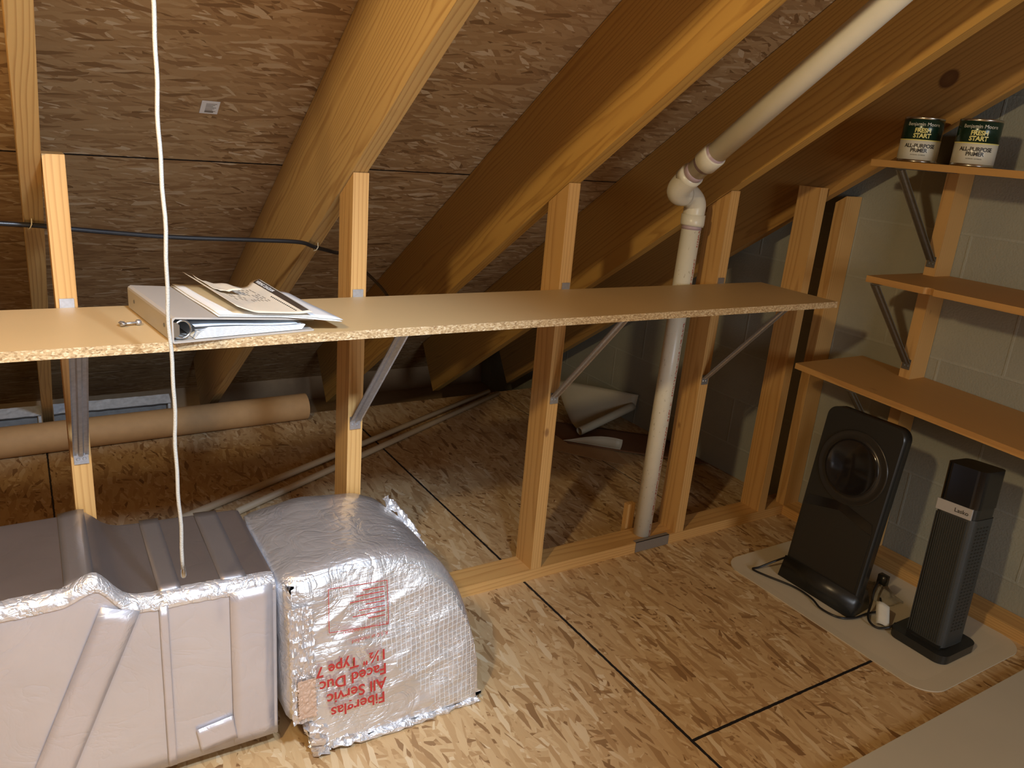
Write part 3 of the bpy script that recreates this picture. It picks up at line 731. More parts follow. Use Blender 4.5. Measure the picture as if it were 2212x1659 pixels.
# ---- elbow section
el = empty('duct_elbow', 'crinkled foil-faced elbow with red print, end of the duct', 'duct elbow')
prof = smooth_path([Vector((x, 0, z)) for x, z in ((.327, .408), (.36, .422), (.45, .432), (.56, .428), (.64, .408), (.705, .36), (.752, .285), (.782, .19), (.797, .09), (.802, .012))], 5)
prof = [(p.x, p.z) for p in prof]+[(.802, .002)]+[(.802-(.802-.40)*k/10, .002) for k in range(1, 11)]+[(.388, .01), (.380, .03), (.374, .055), (.360, .080), (.340, .094), (.327, .098)]+[(.327, .098+(.408-.098)*k/10) for k in range(1, 10)]
cx_ = sum(p[0] for p in prof)/len(prof); cz_ = sum(p[1] for p in prof)/len(prof)
def ring_at(y, inset):
    out = []
    n = len(prof)
    for i, (x, z) in enumerate(prof):
        a = prof[i-1]; c = prof[(i+1) % n]; t = Vector((c[0]-a[0], c[1]-a[1])); t = t.normalized() if t.length else Vector((1, 0))
        nx, nz = t.y, -t.x   # profile runs clockwise: inward normal
        out.append((x+nx*inset, y, z+nz*inset))
    return out
def yshift(y, z):  # front leans out at the foot
    f_ = max(0, min(1, (-0.02-y)/0.33)); return y-0.066*(1-min(1, max(0, z)/0.42))**0.8*f_
bm = new(); R_ = []
for y, ins in ((-0.012, 0.012), (-0.02, 0.003), (-0.06, 0), (-0.10, 0), (-0.14, 0), (-0.18, 0), (-0.22, 0), (-0.26, 0), (-0.29, 0), (-0.315, 0.001), (-0.332, 0.006), (-0.343, 0.015), (-0.347, 0.028)):
    R_.append([bm.verts.new((x, yshift(y, z), z)) for x, y, z in ring_at(y, ins)])
for a, b_ in zip(R_, R_[1:]):
    n = len(a)
    for k in range(n): bm.faces.new((a[k], a[(k+1) % n], b_[(k+1) % n], b_[k]))
bm.faces.new(R_[-1]); bm.faces.new(R_[0][::-1])
o = obj('elbow_wrap', bm, F_elbow, el, True)
for v in o.data.vertices:
    if v.co.z > 0.01:
        n_ = noise.noise_vector(v.co*9)+0.5*noise.noise_vector(v.co*22)
        v.co += Vector((n_.x*0.005, n_.y*0.006, n_.z*0.005))
def ztop(x):
    best = 0.0
    for (xa, za), (xb, zb_) in zip(prof, prof[1:]):
        if za > 0.2 or zb_ > 0.2 or xa > 0.6:
            if min(xa, xb) <= x <= max(xa, xb) and abs(xb-xa) > 1e-6: best = max(best, za+(zb_-za)*(x-xa)/(xb-xa))
    return best
def fsurf(x, z, e=1.0):
    p = Vector((x, yshift(-0.347, z)-0.0012, z))
    n_ = noise.noise_vector(p*9)*0.004+noise.noise_vector(p*26)*0.0016
    fold = abs(noise.noise(Vector((p.x*4-p.z*3, p.z*11-p.x*4, 3))))
    return p.y+(n_.y-0.0035*(1-min(1, fold*5)))*e-0.004*e
bm = new(); cols = []
for i in range(61):
    x = 0.345+(0.784-0.345)*(i/60)
    zt = ztop(min(x+0.008, 0.80))-0.020 if x > 0.6 else ztop(x)-0.022
    zb_ = 0.016 if x > 0.41 else 0.016+0.092*min(1, (0.41-x)/0.045)
    col_ = []
    for j in range(61):
        z = zb_+(max(zt, zb_+0.03)-zb_)*j/60
        p = Vector((x, yshift(-0.347, z)-0.0012, z)); e = min(1, min(i, 60-i, j, 60-j)/5)
        p.y = fsurf(x, z, e)
        col_.append(bm.verts.new(p))
    cols.append(col_)
for a, b_ in zip(cols, cols[1:]):
    for k in range(60): bm.faces.new((a[k], a[k+1], b_[k+1], b_[k]))
obj('front_facing', bm, F_elbow, el, True)
# reinforcing netting that shows through the foil on the right part of the elbow
bm = new()
def inside(x, z): return 0.36 < x < 0.772 and z < (ztop(min(x+0.008, 0.80)) if x > 0.6 else ztop(x))-0.026 and z > 0.02 and x+0.75*z > 0.70+0.015*noise.noise(Vector((x*30, z*30, 0)))
def thread(pts):
    prev = None
    for k, (x, z) in enumerate(pts):
        if not inside(x, z): prev = None; continue
        nx, nz = (pts[min(k+1, len(pts)-1)][0]-pts[max(k-1, 0)][0], pts[min(k+1, len(pts)-1)][1]-pts[max(k-1, 0)][1])
        l_ = math.hypot(nx, nz) or 1; sx, sz = -nz/l_*0.00055, nx/l_*0.00055
        y = fsurf(x, z)-0.0016
        cur = (bm.verts.new((x-sx, y, z-sz)), bm.verts.new((x+sx, y, z+sz)))
        if prev: bm.faces.new((prev[0], prev[1], cur[1], cur[0]))
        prev = cur
for i in range(36):
    x0 = 0.36+i*0.0118; thread([(x0+0.004*noise.noise(Vector((i, k*0.15, 5))), 0.02+k*0.008) for k in range(52)])
for j in range(38):
    z0 = -0.10+j*0.0142; thread([(0.37+k*0.008, z0+0.20*(k*0.008)+0.004*noise.noise(Vector((k*0.15, j, 9)))) for k in range(52)])
obj('scrim_netting', bm, flat('scrim_thread', (0.80, 0.79, 0.76), 0.45), el)
# foil seam flanges: crumpled bead at the foot, at the joint and at the back of the curve
def bead(name, pts, r, par, mat=None, amp=0.6):
    bm = new(); P = smooth_path(pts, 10); rr = [r*(1+amp*noise.noise(p*60)) for p in P]
    tube(bm, P, rr, 9); o = obj(name, bm, mat or F_crink, par, False)
    for v in o.data.vertices:
        v.co += noise.noise_vector(v.co*110)*r*0.8
        if v.co.z < 0.001: v.co.z = 0.001
    return o
bead('crumpled_foil_bead', [(.788, -.409, .008), (.66, -.413, .008), (.52, -.416, .010), (.42, -.414, .018)], 0.0075, el)
bead('crumpled_foil_bead', [(.69, -.03, .395), (.735, -.05, .34), (.772, -.08, .27), (.79, -.12, .21)], 0.009, el)
# crumpled patch at the joint and foot
def patch(name, x0, x1, z0, z1, yoff, par, amp, mat=None):
    bm = new(); grid = []
    for i in range(26):
        row = []
        for j in range(34):
            x = x0+(x1-x0)*i/25; z = z0+(z1-z0)*j/33
            e = (0.006*noise.noise(Vector((j*.9, i, 0)))) if i in (0, 25) else 0
            nz = noise.noise(Vector((x*60, 3, z*60)))+0.6*noise.noise(Vector((x*130, 7, z*130)))
            row.append(Vector((x+e, yshift(-0.347, z)-yoff-0.008-abs(nz)*amp, z)))
        grid.append(row)
    sheet(bm, grid, 0.0006); return obj(name, bm, mat or F_crink, par, False)
F_crink2 = foil('foil_crumpled_soft', (0.80, 0.77, 0.76), 0.30, 0.6, 22, metal=0.75)
patch('crumpled_foil_patch', .332, .384, .104, .362, 0.004, el, 0.009, F_crink2)
bead('crumpled_foil_corner', [(.388, -.372, .108), (.388, -.392, .07), (.392, -.398, .03), (.398, -.402, .004)], 0.021, el, F_crink2, 0.25)
bead('crumpled_foil_corner', [(.39, -.398, .022), (.43, -.403, .022), (.50, -.405, .016)], 0.013, el, F_crink2, 0.4)
M_kraft = flat('torn_kraft_liner', (0.55, 0.38, 0.27), 0.45, 0.2, nb=0.3, nscale=30)
patch('torn_liner', .343, .381, .118, .205, 0.013, el, 0.004, M_kraft)
# red print, upside down
def put_print(body, size, xr, z, bold=0.0, sp=1.0):
    src = text_bm(body, size, 0.0, 'LEFT', sp, bold)
    # rotated half a turn in the plane of the front face: starts at xr and runs to the left
    pr = new(); merge(pr, src, fn=lambda c: Vector((xr-c.x, yshift(-0.347, z-c.y)-0.0150, z-c.y)))
    obj('red_lettering', pr, M_red, el)
put_print('Fiberglas', 0.036, .540, .118, 0.0007)
put_print('All Servic', 0.036, .543, .152, 0.0007)
put_print('Faced Duc', 0.036, .545, .186, 0.0007)
put_print('1\u00bd" Type 7', 0.034, .547, .220, 0.0007)
put_print('R 5.0 at installed', 0.0125, .550, .262)
put_print('R 5.0 insulated thickness', 0.0105, .551, .285)
bm = new()
def bar(x0, z0, x1, z1, wd):
    a = Vector((x0, 0, z0)); b_ = Vector((x1, 0, z1)); d = (b_-a).normalized(); s = Vector((d.z, 0, -d.x))*wd/2
    vs = []
    n = 8; prev = None
    for i in range(n+1):
        c = a+(b_-a)*i/n
        pr_ = [bm.verts.new(Vector((q.x, yshift(-0.347, q.z)-0.0148, q.z))) for q in (c-s, c+s)]
        if prev: bm.faces.new((prev[0], prev[1], pr_[1], pr_[0]))
        prev = pr_
for a, b_ in (((.417, .292), (.420, .388)), ((.420, .388), (.552, .378)), ((.552, .378), (.552, .277)), ((.552, .277), (.417, .292))): bar(*a, *b_, 0.0016)
for i in range(7): bar(.545, .300+i*.011, .545-.04-.05*((i*37 % 10)/10), .303+i*.011, 0.0022)
obj('red_frame_print', bm, M_red, el)
# ------------------------------------------------------------------ binder
def local_frame(px, py, pz, ang):
    Mx = Matrix.Rotation(ang, 4, 'Z'); Mx.translation = Vector((px, py, pz)); return Mx
bi = empty('ring_binder', 'grey ring binder lying on the long shelf', 'binder'); bi.matrix_world = local_frame(0.147, -0.322, HS+0.0005, 0.127)
LB = 0.292; WB = 0.268
# cover: spine + lower board + upper board, sloping down to the fore edge
prof_b = [(0.003, 0.0), (WB, 0.0), (WB, 0.003), (0.005, 0.003), (0.003, 0.005), (0.003, 0.041), (0.006, 0.0445), (WB, 0.0215), (WB, 0.0245), (0.006, 0.048), (0.001, 0.045), (0.0, 0.041), (0.0, 0.003)]
bm = new(); prism(bm, prof_b, 0.0, LB, 1); bev(bm, 0.0008, 1, 0.6); obj('cover', bm, M_vinyl, bi)
bm = new()
grid = [[Vector((0.030+0.218*i/12, 0.004+0.283*j/8, 0.0035+0.0005*math.sin(i))) for j in range(9)] for i in range(13)]
# page block: wedge of sheets, thick by the rings
pg = [(0.040, 0.0045), (0.245, 0.0045), (0.252, 0.0135), (0.20, 0.0180), (0.12, 0.0215), (0.065, 0.024), (0.050, 0.015)]
prism(bm, pg, 0.004, LB-0.006, 1); obj('page_block', bm, M_paper, bi)
M_lines = flat('page_edges', (0.60, 0.66, 0.74), 0.5)
bm = new()
for i in range(6): prism(bm, [(0.04, 0.0075+i*0.0028), (0.242, 0.0070+i*0.0019), (0.242, 0.0074+i*0.0019), (0.04, 0.0080+i*0.0028)], 0.0032, 0.0042, 1)
obj('page_edges', bm, M_lines, bi)
bm = new(); grid = [[Vector((0.040+0.195*i/12, 0.001+0.25*j/6, 0.0275-0.010*(i/12)+0.003*math.sin(i*0.5+j)*0.5)) for j in range(7)] for i in range(13)]
sheet(bm, grid, 0.0006); obj('sheet_protector', bm, flat('clear_film', (0.62, 0.70, 0.80), 0.15), bi, True)
M_ring = flat('ring_steel', (0.65, 0.72, 0.80), 0.2, 1.0)
for yy in (0.006, 0.146, 0.28):
    bm = new(); tube(bm, [(0.020+0.014*math.cos(a), yy, 0.024+0.016*math.sin(a)) for a in [k*2*math.pi/20 for k in range(21)]], 0.0022, 8, cap=False); obj('binder_ring', bm, M_ring, bi, True)
bm = new(); prism(bm, [(0.003, 0.010), (0.010, 0.011), (0.014, 0.016), (0.014, 0.032), (0.010, 0.037), (0.003, 0.038)], 0.003, LB-0.003, 1); obj('ring_plate', bm, M_ring, bi)
for yy in (0.045, 0.245):
    bm = new(); lathe(bm, [(0, 0.0012), (0.0032, 0.001), (0.004, 0)], 14); bmesh.ops.rotate(bm, verts=bm.verts, cent=(0, 0, 0), matrix=Matrix.Rotation(-math.pi/2, 3, 'Y'))
    bmesh.ops.translate(bm, verts=bm.verts, vec=(-0.0002, yy, 0.024)); obj('rivet', bm, M_dkmetal, bi, True)
# white folder on the cover
def btop(u): return 0.0492-0.0235*(u-0.006)/(WB-0.006)
fo = empty('paper_folder', 'white paper folder lying on the binder, overhanging its fore edge', 'folder'); fo.matrix_world = bi.matrix_world.copy()
bm = new(); grid = []
for i in range(15):
    u = 0.082+0.235*i/14; row = []
    for j in range(9):
        v_ = 0.0+0.285*j/8
        row.append(Vector((u, v_-0.02*max(0, (u-0.2))/0.1, (btop(min(u, WB))+0.0008-0.0*(u > WB))-max(0, u-0.26)*0.12+0.0006*math.sin(j))))
    grid.append(row)
sheet(bm, grid, 0.0007); obj('front_leaf', bm, M_paper, fo, True)
bm = new(); grid2 = [[p+Vector((0.004, 0.004, 0.0022+0.004*math.sin(math.pi*(i/14))*(1-j/8.)*0.15)) for j, p in enumerate(row)] for i, row in enumerate(grid)]
sheet(bm, grid2, 0.0007); obj('back_leaf', bm, M_paper, fo, True)
# curled wiring sheet
wd = empty('wiring_diagram_sheet', 'torn curled wiring diagram sheet on top of the white folder', 'paper sheet'); wd.matrix_world = bi.matrix_world.copy()
def wz(s, t):
    """height over the folder; s 0..1 left to right, t 0..1 front to back"""
    z = btop(0.10+0.17*s)+0.0100
    z += 0.024*max(0, (0.30-s)/0.30)**1.4*(0.45+0.55*t)      # left edge curls up
    z += 0.016*max(0, (s-0.80)/0.20)**1.3*(0.25+0.75*t)                  # right edge curls up
    z += 0.004*math.sin(s*9)*t
    return z
def wpt(s, t):
    tmax = 1.0-0.10*max(0, noise.noise(Vector((s*9, 2.2, 0))))-0.08*math.exp(-((s-0.72)/0.12)**2)
    u = 0.108+0.155*s+0.02*max(0, (0.3-s))*1.0
    return Vector((u-0.012*t*(1-s), -0.006+0.275*t*tmax, wz(s, t)))
bm = new(); sheet(bm, [[wpt(i/24, j/14) for j in range(15)] for i in range(25)], 0.0006); ws = obj('sheet_paper', bm, M_paperc, wd, True)
def on_sheet(s0, s1, t0, t1, name, mat, dz=0.0009, n=10, par=None):
    bm = new(); sheet(bm, [[wpt(s0+(s1-s0)*i/4, t0+(t1-t0)*j/n)+Vector((0, 0, dz)) for j in range(n+1)] for i in range(5)], 0.0002); return obj(name, bm, mat, par or ws, True)
on_sheet(0.90, 0.985, 0.05, 0.97, 'black_band', flat('band_brown_black', (0.055, 0.04, 0.03), 0.4))
bm = new(); src = text_bm('WIRING DIAGRAM', 0.0105, 0.0, 'LEFT', 1.05, 0.0003)
merge(bm, src, fn=lambda c: wpt(0.915+c.y/0.155, 0.95-c.x/0.275)+Vector((0, 0, 0.0016))); obj('band_lettering', bm, M_paper, ws)
bm = new()
random.seed(3)
for i in range(11):
    s0 = 0.34+0.04*i; 
    for k in range(5):
        t0 = 0.42+0.1*k+random.random()*0.03; t1 = t0+0.05+random.random()*0.03
        if random.random() < 0.8:
            q = [wpt(s0, t0), wpt(s0+0.012, t0), wpt(s0+0.012, t1), wpt(s0, t1)]
            vs = [bm.verts.new(p+Vector((0, 0, 0.0011))) for p in q]; bm.faces.new(vs)
obj('printed_lines', bm, M_inkg, ws)
bm = new()
for k in range(16):
    t0 = 0.08+k*0.03
    q = [wpt(0.83, t0), wpt(0.85, t0), wpt(0.85, t0+0.018), wpt(0.83, t0+0.018)]
    bm.faces.new([bm.verts.new(p+Vector((0, 0, 0.0012))) for p in q])
obj('bold_printed_line', bm, M_ink, ws)
# torn flap of paper curling on the sheet
bm = new(); grid = []
for i in range(9):
    row = []
    for j in range(7):
        s, t = 0.10+0.42*i/8, 0.62+0.36*j/6
        row.append(wpt(s, t)+Vector((0, 0, 0.004+0.012*(i/8.)**2*(1-0.3*j/6)+0.006*noise.noise(Vector((i*.5, j*.4, 1))))))
    grid.append(row)
sheet(bm, grid, 0.0005); obj('torn_flap', bm, M_paperc, wd, True)
# wing bolt on the shelf
wb = empty('toggle_bolt', 'small metal toggle bolt lying on the shelf left of the binder', 'bolt', (0.086, -0.180, HS+0.006), rot=(0, 0, math.radians(12)))
bm = new(); tube(bm, [(-0.004, 0, 0), (0.024, 0, 0)], 0.0022, 10); obj('bolt_shaft', bm, M_galv, wb, True)
bm = new(); tube(bm, [(0.020, 0, 0), (0.022, 0, 0), (0.028, 0, 0.0), (0.030, 0, 0)], [0.003, 0.0055, 0.0055, 0.003], 12); obj('bolt_head', bm, M_galv, wb, True)
bm = new()
for s in (-1, 1): tube(bm, [(-0.004, 0, 0), (-0.008, s*0.004, 0.002), (-0.004, s*0.009, 0.002), (0.001, s*0.006, 0.001)], 0.0018, 8)
tube(bm, [(-0.008, 0, 0), (0.0, 0, 0)], 0.0045, 10); obj('wing_nut', bm, M_galv, wb, True)

# ------------------------------------------------------------------ things on the floor behind the knee wall
tr = empty('cardboard_tube', 'long brown cardboard tube on the floor along the eave', 'cardboard tube')
bm = new(); a = Vector((-1.1, 1.52, 0.062)); b_ = Vector((0.985, 1.60, 0.060))
d = (b_-a).normalized(); Rt = 0.060
tube(bm, [b_-d*0.06, b_-d*0.058, b_-d*0.0005], Rt-0.004, 36, cap=False); tube(bm, [a, b_], Rt, 40, cap=False)
obj('tube_wall', bm, M_cardb, tr, True)
bm = new(); tube(bm, [b_-d*0.05, b_-d*0.049], Rt-0.005, 30); obj('tube_end_cap', bm, M_cardb, tr)
# two long pale strips
G5 = 'pale strips on the floor'
def strip(a, b_, r, label):
    bm = new(); tube(bm, [a, b_], [r, r], 14); o = obj('wooden_pole', bm, flat('pale_pole_%d' % int(r*10000), (0.50, 0.39, 0.25), 0.5, var=0.08, nscale=9), None, True); return tag(o, label, 'pole', G5)
strip((0.30, 0.78, 0.015), (1.985, 1.80-0.16, 0.015), 0.013, 'farther of two long pale poles lying diagonally on the floor')
strip((0.485, 0.765, 0.0145), (2.02, 1.60, 0.0145), 0.0125, 'nearer of two long pale poles lying diagonally on the floor')
# eave vent baffle
def vent_channel(x0, x1, label):
    vb = empty('eave_vent_channel', label, 'vent channel', group='eave vent channels')
    bm = new(); box(bm, (x0, 1.735, 0.03), (x1-0.015, 1.745, 0.098)); obj('channel_back', bm, M_vent, vb)
    bm = new(); grid = []; n = int((x1-x0)*70)
    for i in range(n+1):
        x = x0+(x1-x0)*i/n
        grid.append([Vector((x, 1.70+0.012*j, 0.104+0.006*j+0.003*noise.noise(Vector((x*30, j, 0))))) for j in range(5)])
    sheet(bm, grid, 0.003); obj('channel_lip', bm, M_vlite, vb)
    bm = new(); box(bm, (x1-0.012, 1.70, 0.002), (x1-0.002, 1.76, 0.101)); obj('channel_end', bm, M_vlite, vb)
vent_channel(-0.585, -0.058, 'weathered grey eave channel left of the leftmost rafter, behind the cardboard tube')
vent_channel(-0.015, 0.425, 'weathered grey eave channel between the leftmost and the grained rafter')
# brown hardboard sheet with a curled corner
hb = empty('hardboard_sheet', 'dark brown sheet with a curled pale corner lying by the block wall', 'sheet')
bm = new(); grid = []
for i in range(21):
    row = []
    for j in range(17):
        u, v_ = i/20, j/16
        x = 1.985+0.45*u+0.12*v_*(u < 2)-0.10*v_; y = 0.86-0.42*u*(1-v_)+0.35*v_-0.20*u*v_ if False else 0.90+0.33*v_-0.44*u
        z = 0.004+0.008*u
        row.append(Vector((min(x, 2.455), y, z)))
    grid.append(row)
sheet(bm, grid, 0.003); obj('sheet_body', bm, M_hard, hb, True)
bm = new(); grid = []
for i in range(9):
    row = []
    for j in range(11):
        u, a_ = i/8, j/10*1.9
        w_ = 0.060*math.sin(math.pi*min(1, u*0.62+0.0))   # flap gets wider along the edge
        p0 = Vector((1.975+0.30*u*0.62, 0.925-0.44*u*0.42, 0.010))
        dv = Vector((0.75, 0.55, 0)).normalized()
        rr = w_/1.9
        row.append(p0+dv*(rr*math.sin(a_))+Vector((0, 0, rr*(1-math.cos(a_))+0.001)))
    grid.append(row)
sheet(bm, grid, 0.002); obj('curled_corner', bm, M_backing, hb, True)
# beige sheet rolled at one side
rs = empty('rolled_vinyl_sheet', 'beige vinyl sheet curling up against the block wall with a rolled edge', 'sheet')
A0 = Vector((2.085, 0.955, 0.03)); A1 = Vector((2.44, 0.945, 0.105)); B0 = Vector((2.215, 1.36, 0.150)); B1 = Vector((2.455, 0.99, 0.16))
A1 = Vector((2.435, 1.0, 0.10))
bm = new(); ad = (A1-A0).normalized()
side_ = Vector((-ad.y, ad.x, 0)).normalized(); upv = ad.cross(side_)
if upv.z < 0: upv = -upv
grid = []
for i in range(13):
    u = i/12; c = A0+(A1-A0)*u; row = []
    rr0 = 0.021
    for k in range(22):
        a_ = math.radians(-480+480*k/21-90+90); rr = rr0-0.0025*(1-k/21)*3*0.5
        row.append(c+(-side_)*(-math.sin(a_)*rr)+upv*(-math.cos(a_)*rr))
    base = row[-1]
    for k in range(1, 15):
        t = k/14; q = base+(B0+(B1-B0)*u-base)*t; q.z += -0.05*math.sin(math.pi*t)*0.6; q.z = max(q.z, 0.024)
        row.append(q)
    grid.append(row)
for row in grid:
    for q in row: q.x = min(q.x, 2.460)
sheet(bm, grid, 0.0018); obj('vinyl_sheet', bm, M_backing, rs, True)
# flat pale sheet under the brown one
bm = new(); grid = [[Vector((1.86+0.24*i/6+0.05*j/6, 0.98-0.30*i/6+0.22*j/6-0.1, 0.0025)) for j in range(7)] for i in range(7)]
sheet(bm, grid, 0.0012); tag(obj('paper_sheet', bm, M_cardb), 'thin tan sheet lying flat on the floor left of the brown sheet', 'sheet')

# ------------------------------------------------------------------ chair mat under the heaters
bm = new()
c_in = rrect(1.905, -0.875, 2.335, -0.215, 0.035, 8); c_out = rrect(1.872, -0.926, 2.372, -0.172, 0.075, 8)
n = len(c_in)
ot = [bm.verts.new((x, y, 0.0045+ (0.004 if y < -0.5 else 0.0)*0)) for x, y in c_out]; ob_ = [bm.verts.new((x, y, 0.001)) for x, y in c_out]; it = [bm.verts.new((x, y, 0.0028)) for x, y in c_in]
for i in range(n):
    j = (i+1) % n
    bm.faces.new((ot[i], ot[j], it[j], it[i])); bm.faces.new((ob_[i], ob_[j], ot[j], ot[i]))
bm.faces.new(it); bm.faces.new(ob_[::-1])
tag(obj('floor_mat', bm, M_mat), 'cream rounded plastic mat on the floor under both heaters', 'mat')
bm = new(); box(bm, (1.25, -1.85, 0.001), (2.372, -0.984, 0.016)); bev(bm, 0.004, 2)
tag(obj('floor_sheet', bm, flat('pale_panel', (0.50, 0.46, 0.37), 0.5, nb=0.05, nscale=5, var=0.06)), 'pale plain sheet lying on the floor at the lower right corner', 'mat')

# ------------------------------------------------------------------ heaters
h1 = empty('panel_heater', 'wide black panel heater with a big round dish, left one on the mat', 'heater', (2.0, -0.455, 0.0045), 'black heaters on the mat')
tiltM = Matrix.Rotation(math.radians(6.0), 4, 'Y'); 
bm = new(); prism(bm, rrect(-0.130, -0.02, 0.130, 0.578, 0.035, 8), -0.0, 0.045, 0)
bev(bm, 0.006, 3, 0.9); bmesh.ops.transform(bm, matrix=Matrix.Translation((0.0, 0, 0.028)) @ tiltM, verts=bm.verts)
body = obj('housing', bm, M_hb, h1, True)
for p in body.data.polygons: p.use_smooth = len(p.vertices) < 8
TM = Matrix.Translation((0.0, 0, 0.028)) @ tiltM
def facing(bm): # lathe around local -X axis placed on the front
    bmesh.ops.rotate(bm, verts=bm.verts, cent=(0, 0, 0), matrix=Matrix.Rotation(-math.pi/2, 3, 'Y'))
    bmesh.ops.transform(bm, matrix=TM @ Matrix.Translation((-0.0005, 0.0, 0.412)), verts=bm.verts)
bm = new(); lathe(bm, [(0.118, 0.0), (0.117, 0.003), (0.114, 0.0035), (0.107, 0.0008), (0.097, 0.0004), (0.091, 0.0015), (0.089, 0.004)], 72); facing(bm); dish = obj('dish_surround', bm, flat('dish_dark_satin', (0.05, 0.047, 0.042), 0.28, 0.6), h1, True)
bm = new(); lathe(bm, [(0.089, 0.004), (0.086, 0.0065), (0.083, 0.006), (0.077, 0.002), (0.0, 0.0012)], 72); facing(bm); obj('round_lens', bm, M_hgloss, h1, True)
bm = new(); prism(bm, [(-0.122, 0.02), (0.122, 0.02), (0.122, 0.24), (0.0, 0.27), (-0.122, 0.24)], -0.0015, 0.0, 0); bmesh.ops.transform(bm, matrix=TM, verts=bm.verts); obj('lower_panel', bm, M_hb, h1)
bm = new(); prism(bm, [(-0.115, 0.275), (-0.122, 0.245), (0.122, 0.245), (0.115, 0.275), (0.0, 0.300)], -0.0012, 0.0, 0); bmesh.ops.transform(bm, matrix=TM, verts=bm.verts); obj('centre_panel', bm, M_hgloss, h1)
bm = new()
v0 = [(-0.012, -0.140), (-0.012, 0.140), (0.110, 0.125), (0.110, -0.125)]
a = [bm.verts.new((x, y, 0.0)) for x, y in v0]; b_ = [bm.verts.new((x+(0.008 if i < 2 else -0.02), y*0.94, 0.075 if i < 2 else 0.06)) for i, (x, y) in enumerate(v0)]
bm.faces.new(a[::-1]); bm.faces.new(b_)
for i in range(4): bm.faces.new((a[i], a[(i+1) % 4], b_[(i+1) % 4], b_[i]))
bev(bm, 0.010, 3, 0.6); obj('base', bm, M_hb, h1, True)
# its cord
bm = new(); tube(bm, smooth_path([(2.06, -0.31, 0.06), (2.00, -0.285, 0.035), (1.955, -0.265, 0.012), (1.925, -0.262, 0.010), (1.935, -0.31, 0.010), (1.968, -0.40, 0.010), (1.965, -0.47, 0.010), (1.945, -0.52, 0.010), (1.955, -0.575, 0.010), (2.00, -0.600, 0.010), (2.06, -0.605, 0.012), (2.12, -0.615, 0.012), (2.135, -0.600, 0.014), (2.165, -0.575, 0.020)], 6), 0.0034, 8); cd1 = obj('power_cord', bm, M_black, h1, True)
cd1.matrix_parent_inverse = Matrix.Translation((-2.0, 0.455, -0.0045))

h2 = empty('tower_heater', 'slim black tower heater with a silver band, right one on the mat', 'heater', (2.06, -0.775, 0.0045), 'black heaters on the mat')
T2 = Matrix.Translation((0, 0, 0.028)) @ Matrix.Diagonal((1, 1, 0.955, 1)) @ Matrix.Rotation(math.radians(5.0), 4, 'Y') @ Matrix.Rotation(math.radians(-3.6), 4, 'X')
def vprism(poly, z0, z1, name, mat, par, smooth_=True, bv=0.006, T=T2):
    bm = new(); prism(bm, poly, z0, z1, 2); bev(bm, bv, 3, 0.9); bmesh.ops.transform(bm, matrix=T, verts=bm.verts); return obj(name, bm, mat, par, False)
fp = rrect(0.0, -0.062, 0.120, 0.050, 0.022, 6)
vprism(fp, 0.0, 0.405, 'lower_body', M_hgrille, h2, bv=0.003)
vprism(fp, 0.437, 0.552, 'top_cap', M_hgloss, h2, bv=0.019)
vprism([(x*1.0, y) for x, y in rrect(0.002, -0.060, 0.118, 0.048, 0.022, 6)], 0.405, 0.437, 'band_core', M_hb, h2, bv=0.001)
bm = new(); prism(bm, rrect(-0.0022, -0.052, 0.004, 0.048, 0.0008, 2), 0.405, 0.438, 2); bmesh.ops.transform(bm, matrix=T2, verts=bm.verts); band = obj('silver_band', bm, M_silver, h2)
bm = new(); merge(bm, text_bm('Lasko', 0.017, 0.0, 'CENTER', 1.0, 0.0002), fn=lambda c: T2 @ Vector((-0.0027, -c.x-0.024, 0.4155+c.y))); obj('band_lettering', bm, M_ink, band)
# front grille bars
bm = new()
for i in range(15): box(bm, (-0.0022, -0.045+i*0.0062, 0.012), (0.0006, -0.0425+i*0.0062, 0.398))
bmesh.ops.transform(bm, matrix=T2, verts=bm.verts); obj('front_grille', bm, M_hgrille, h2)
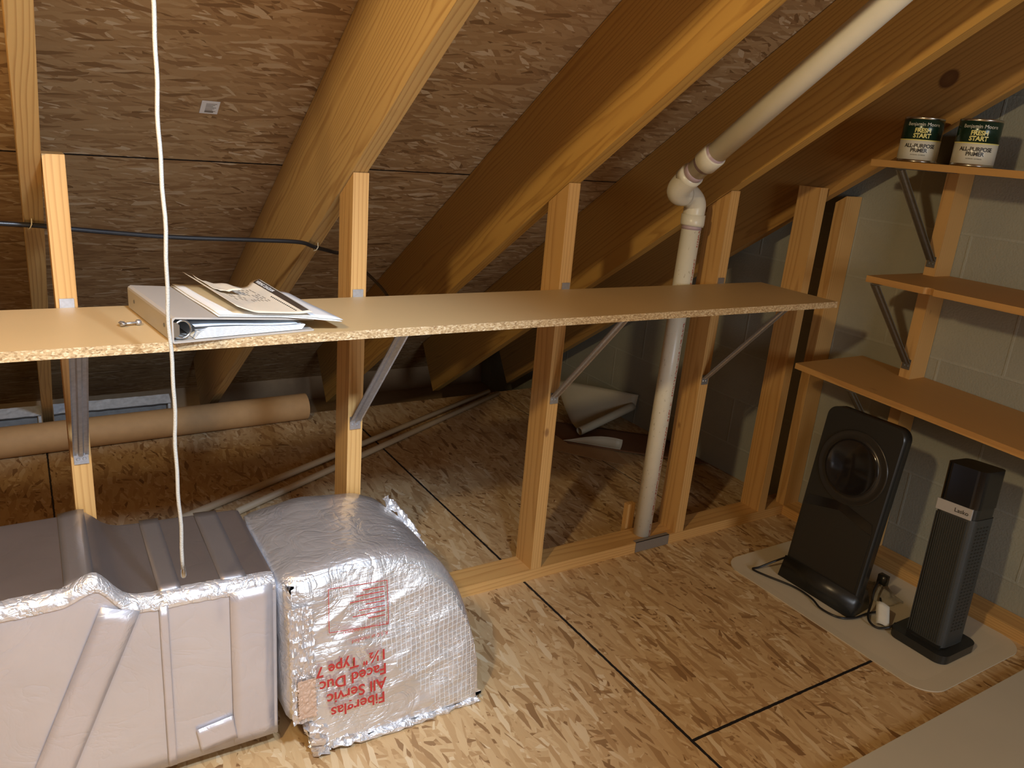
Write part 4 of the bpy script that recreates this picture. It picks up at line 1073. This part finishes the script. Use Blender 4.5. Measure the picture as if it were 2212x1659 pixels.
# side vent dimples (surface pattern on the side)
bm = new()
for i in range(30):
    for jx in range(4):
        z = 0.055+i*0.0112
        c = T2 @ Vector((0.030+jx*0.017, -0.0622, z))
        vs = [(-0.005, -0.003), (0.005, -0.0015), (0.005, 0.0015), (-0.005, 0.003)]
        a = [bm.verts.new(c+Vector((x, 0, zz))) for x, zz in vs]; t = bm.verts.new(c+Vector((0, -0.0022, 0)))
        for q in range(4): bm.faces.new((a[q], a[(q+1) % 4], t))
obj('side_vent_ribs', bm, M_hb, h2)
bm = new(); prism(bm, rrect(-0.028, -0.088, 0.150, 0.085, 0.030, 6), 0.0, 0.026, 2); bev(bm, 0.009, 3, 0.9); obj('base', bm, M_hb, h2)
bm = new(); box(bm, (0.0, -0.055, 0.02), (0.11, 0.045, 0.036)); bev(bm, 0.004, 2); obj('neck', bm, M_hb, h2)
bm = new(); tube(bm, smooth_path([(2.065, -0.692, 0.03), (2.045, -0.690, 0.022), (2.02, -0.668, 0.012), (2.02, -0.640, 0.014), (2.045, -0.615, 0.02), (2.075, -0.60, 0.045), (2.10, -0.585, 0.075), (2.135, -0.575, 0.10)], 6), 0.0035, 8); cd = obj('power_cord', bm, M_black, h2, True)
cd.matrix_parent_inverse = Matrix.Translation((-2.06, 0.775, -0.0045))
bm = new(); box(bm, (2.123, -0.600, 0.088), (2.143, -0.572, 0.118)); bev(bm, 0.004, 2); pg_ = obj('plug', bm, M_hb, h2, True); pg_.matrix_parent_inverse = Matrix.Translation((-2.06, 0.775, -0.0045))
# white tag on that cord
bm = new(); grid = [[Vector((2.030+0.014*i/4+0.03*j/6, -0.652+0.030*j/6-0.036*i/4, 0.016+0.050*j/6+0.004*math.sin(i))) for j in range(7)] for i in range(5)]
sheet(bm, grid, 0.0008); tg = obj('cord_tag', bm, flat('tag_white', (0.55, 0.54, 0.48), 0.5, var=0.1, nscale=80), h2, True); tg.matrix_parent_inverse = Matrix.Translation((-2.06, 0.775, -0.0045)); tg['label'] = 'white warning tag on the cord'
# clear plastic bag between the heaters
bm = new(); grid = []
for i in range(12):
    row = []
    for j in range(10):
        nn = noise.noise(Vector((i*.45, j*.5, 4)))
        row.append(Vector((2.155+0.09*i/11, -0.49-0.12*j/9+0.01*nn, 0.006+0.055*max(0, math.sin(math.pi*i/11))*math.sin(math.pi*(j+1)/11)*(0.7+nn))))
    grid.append(row)
sheet(bm, grid, 0.0006); tag(obj('plastic_bag', bm, M_plastic, None, True), 'small crumpled clear plastic bag behind the left heater', 'plastic bag')
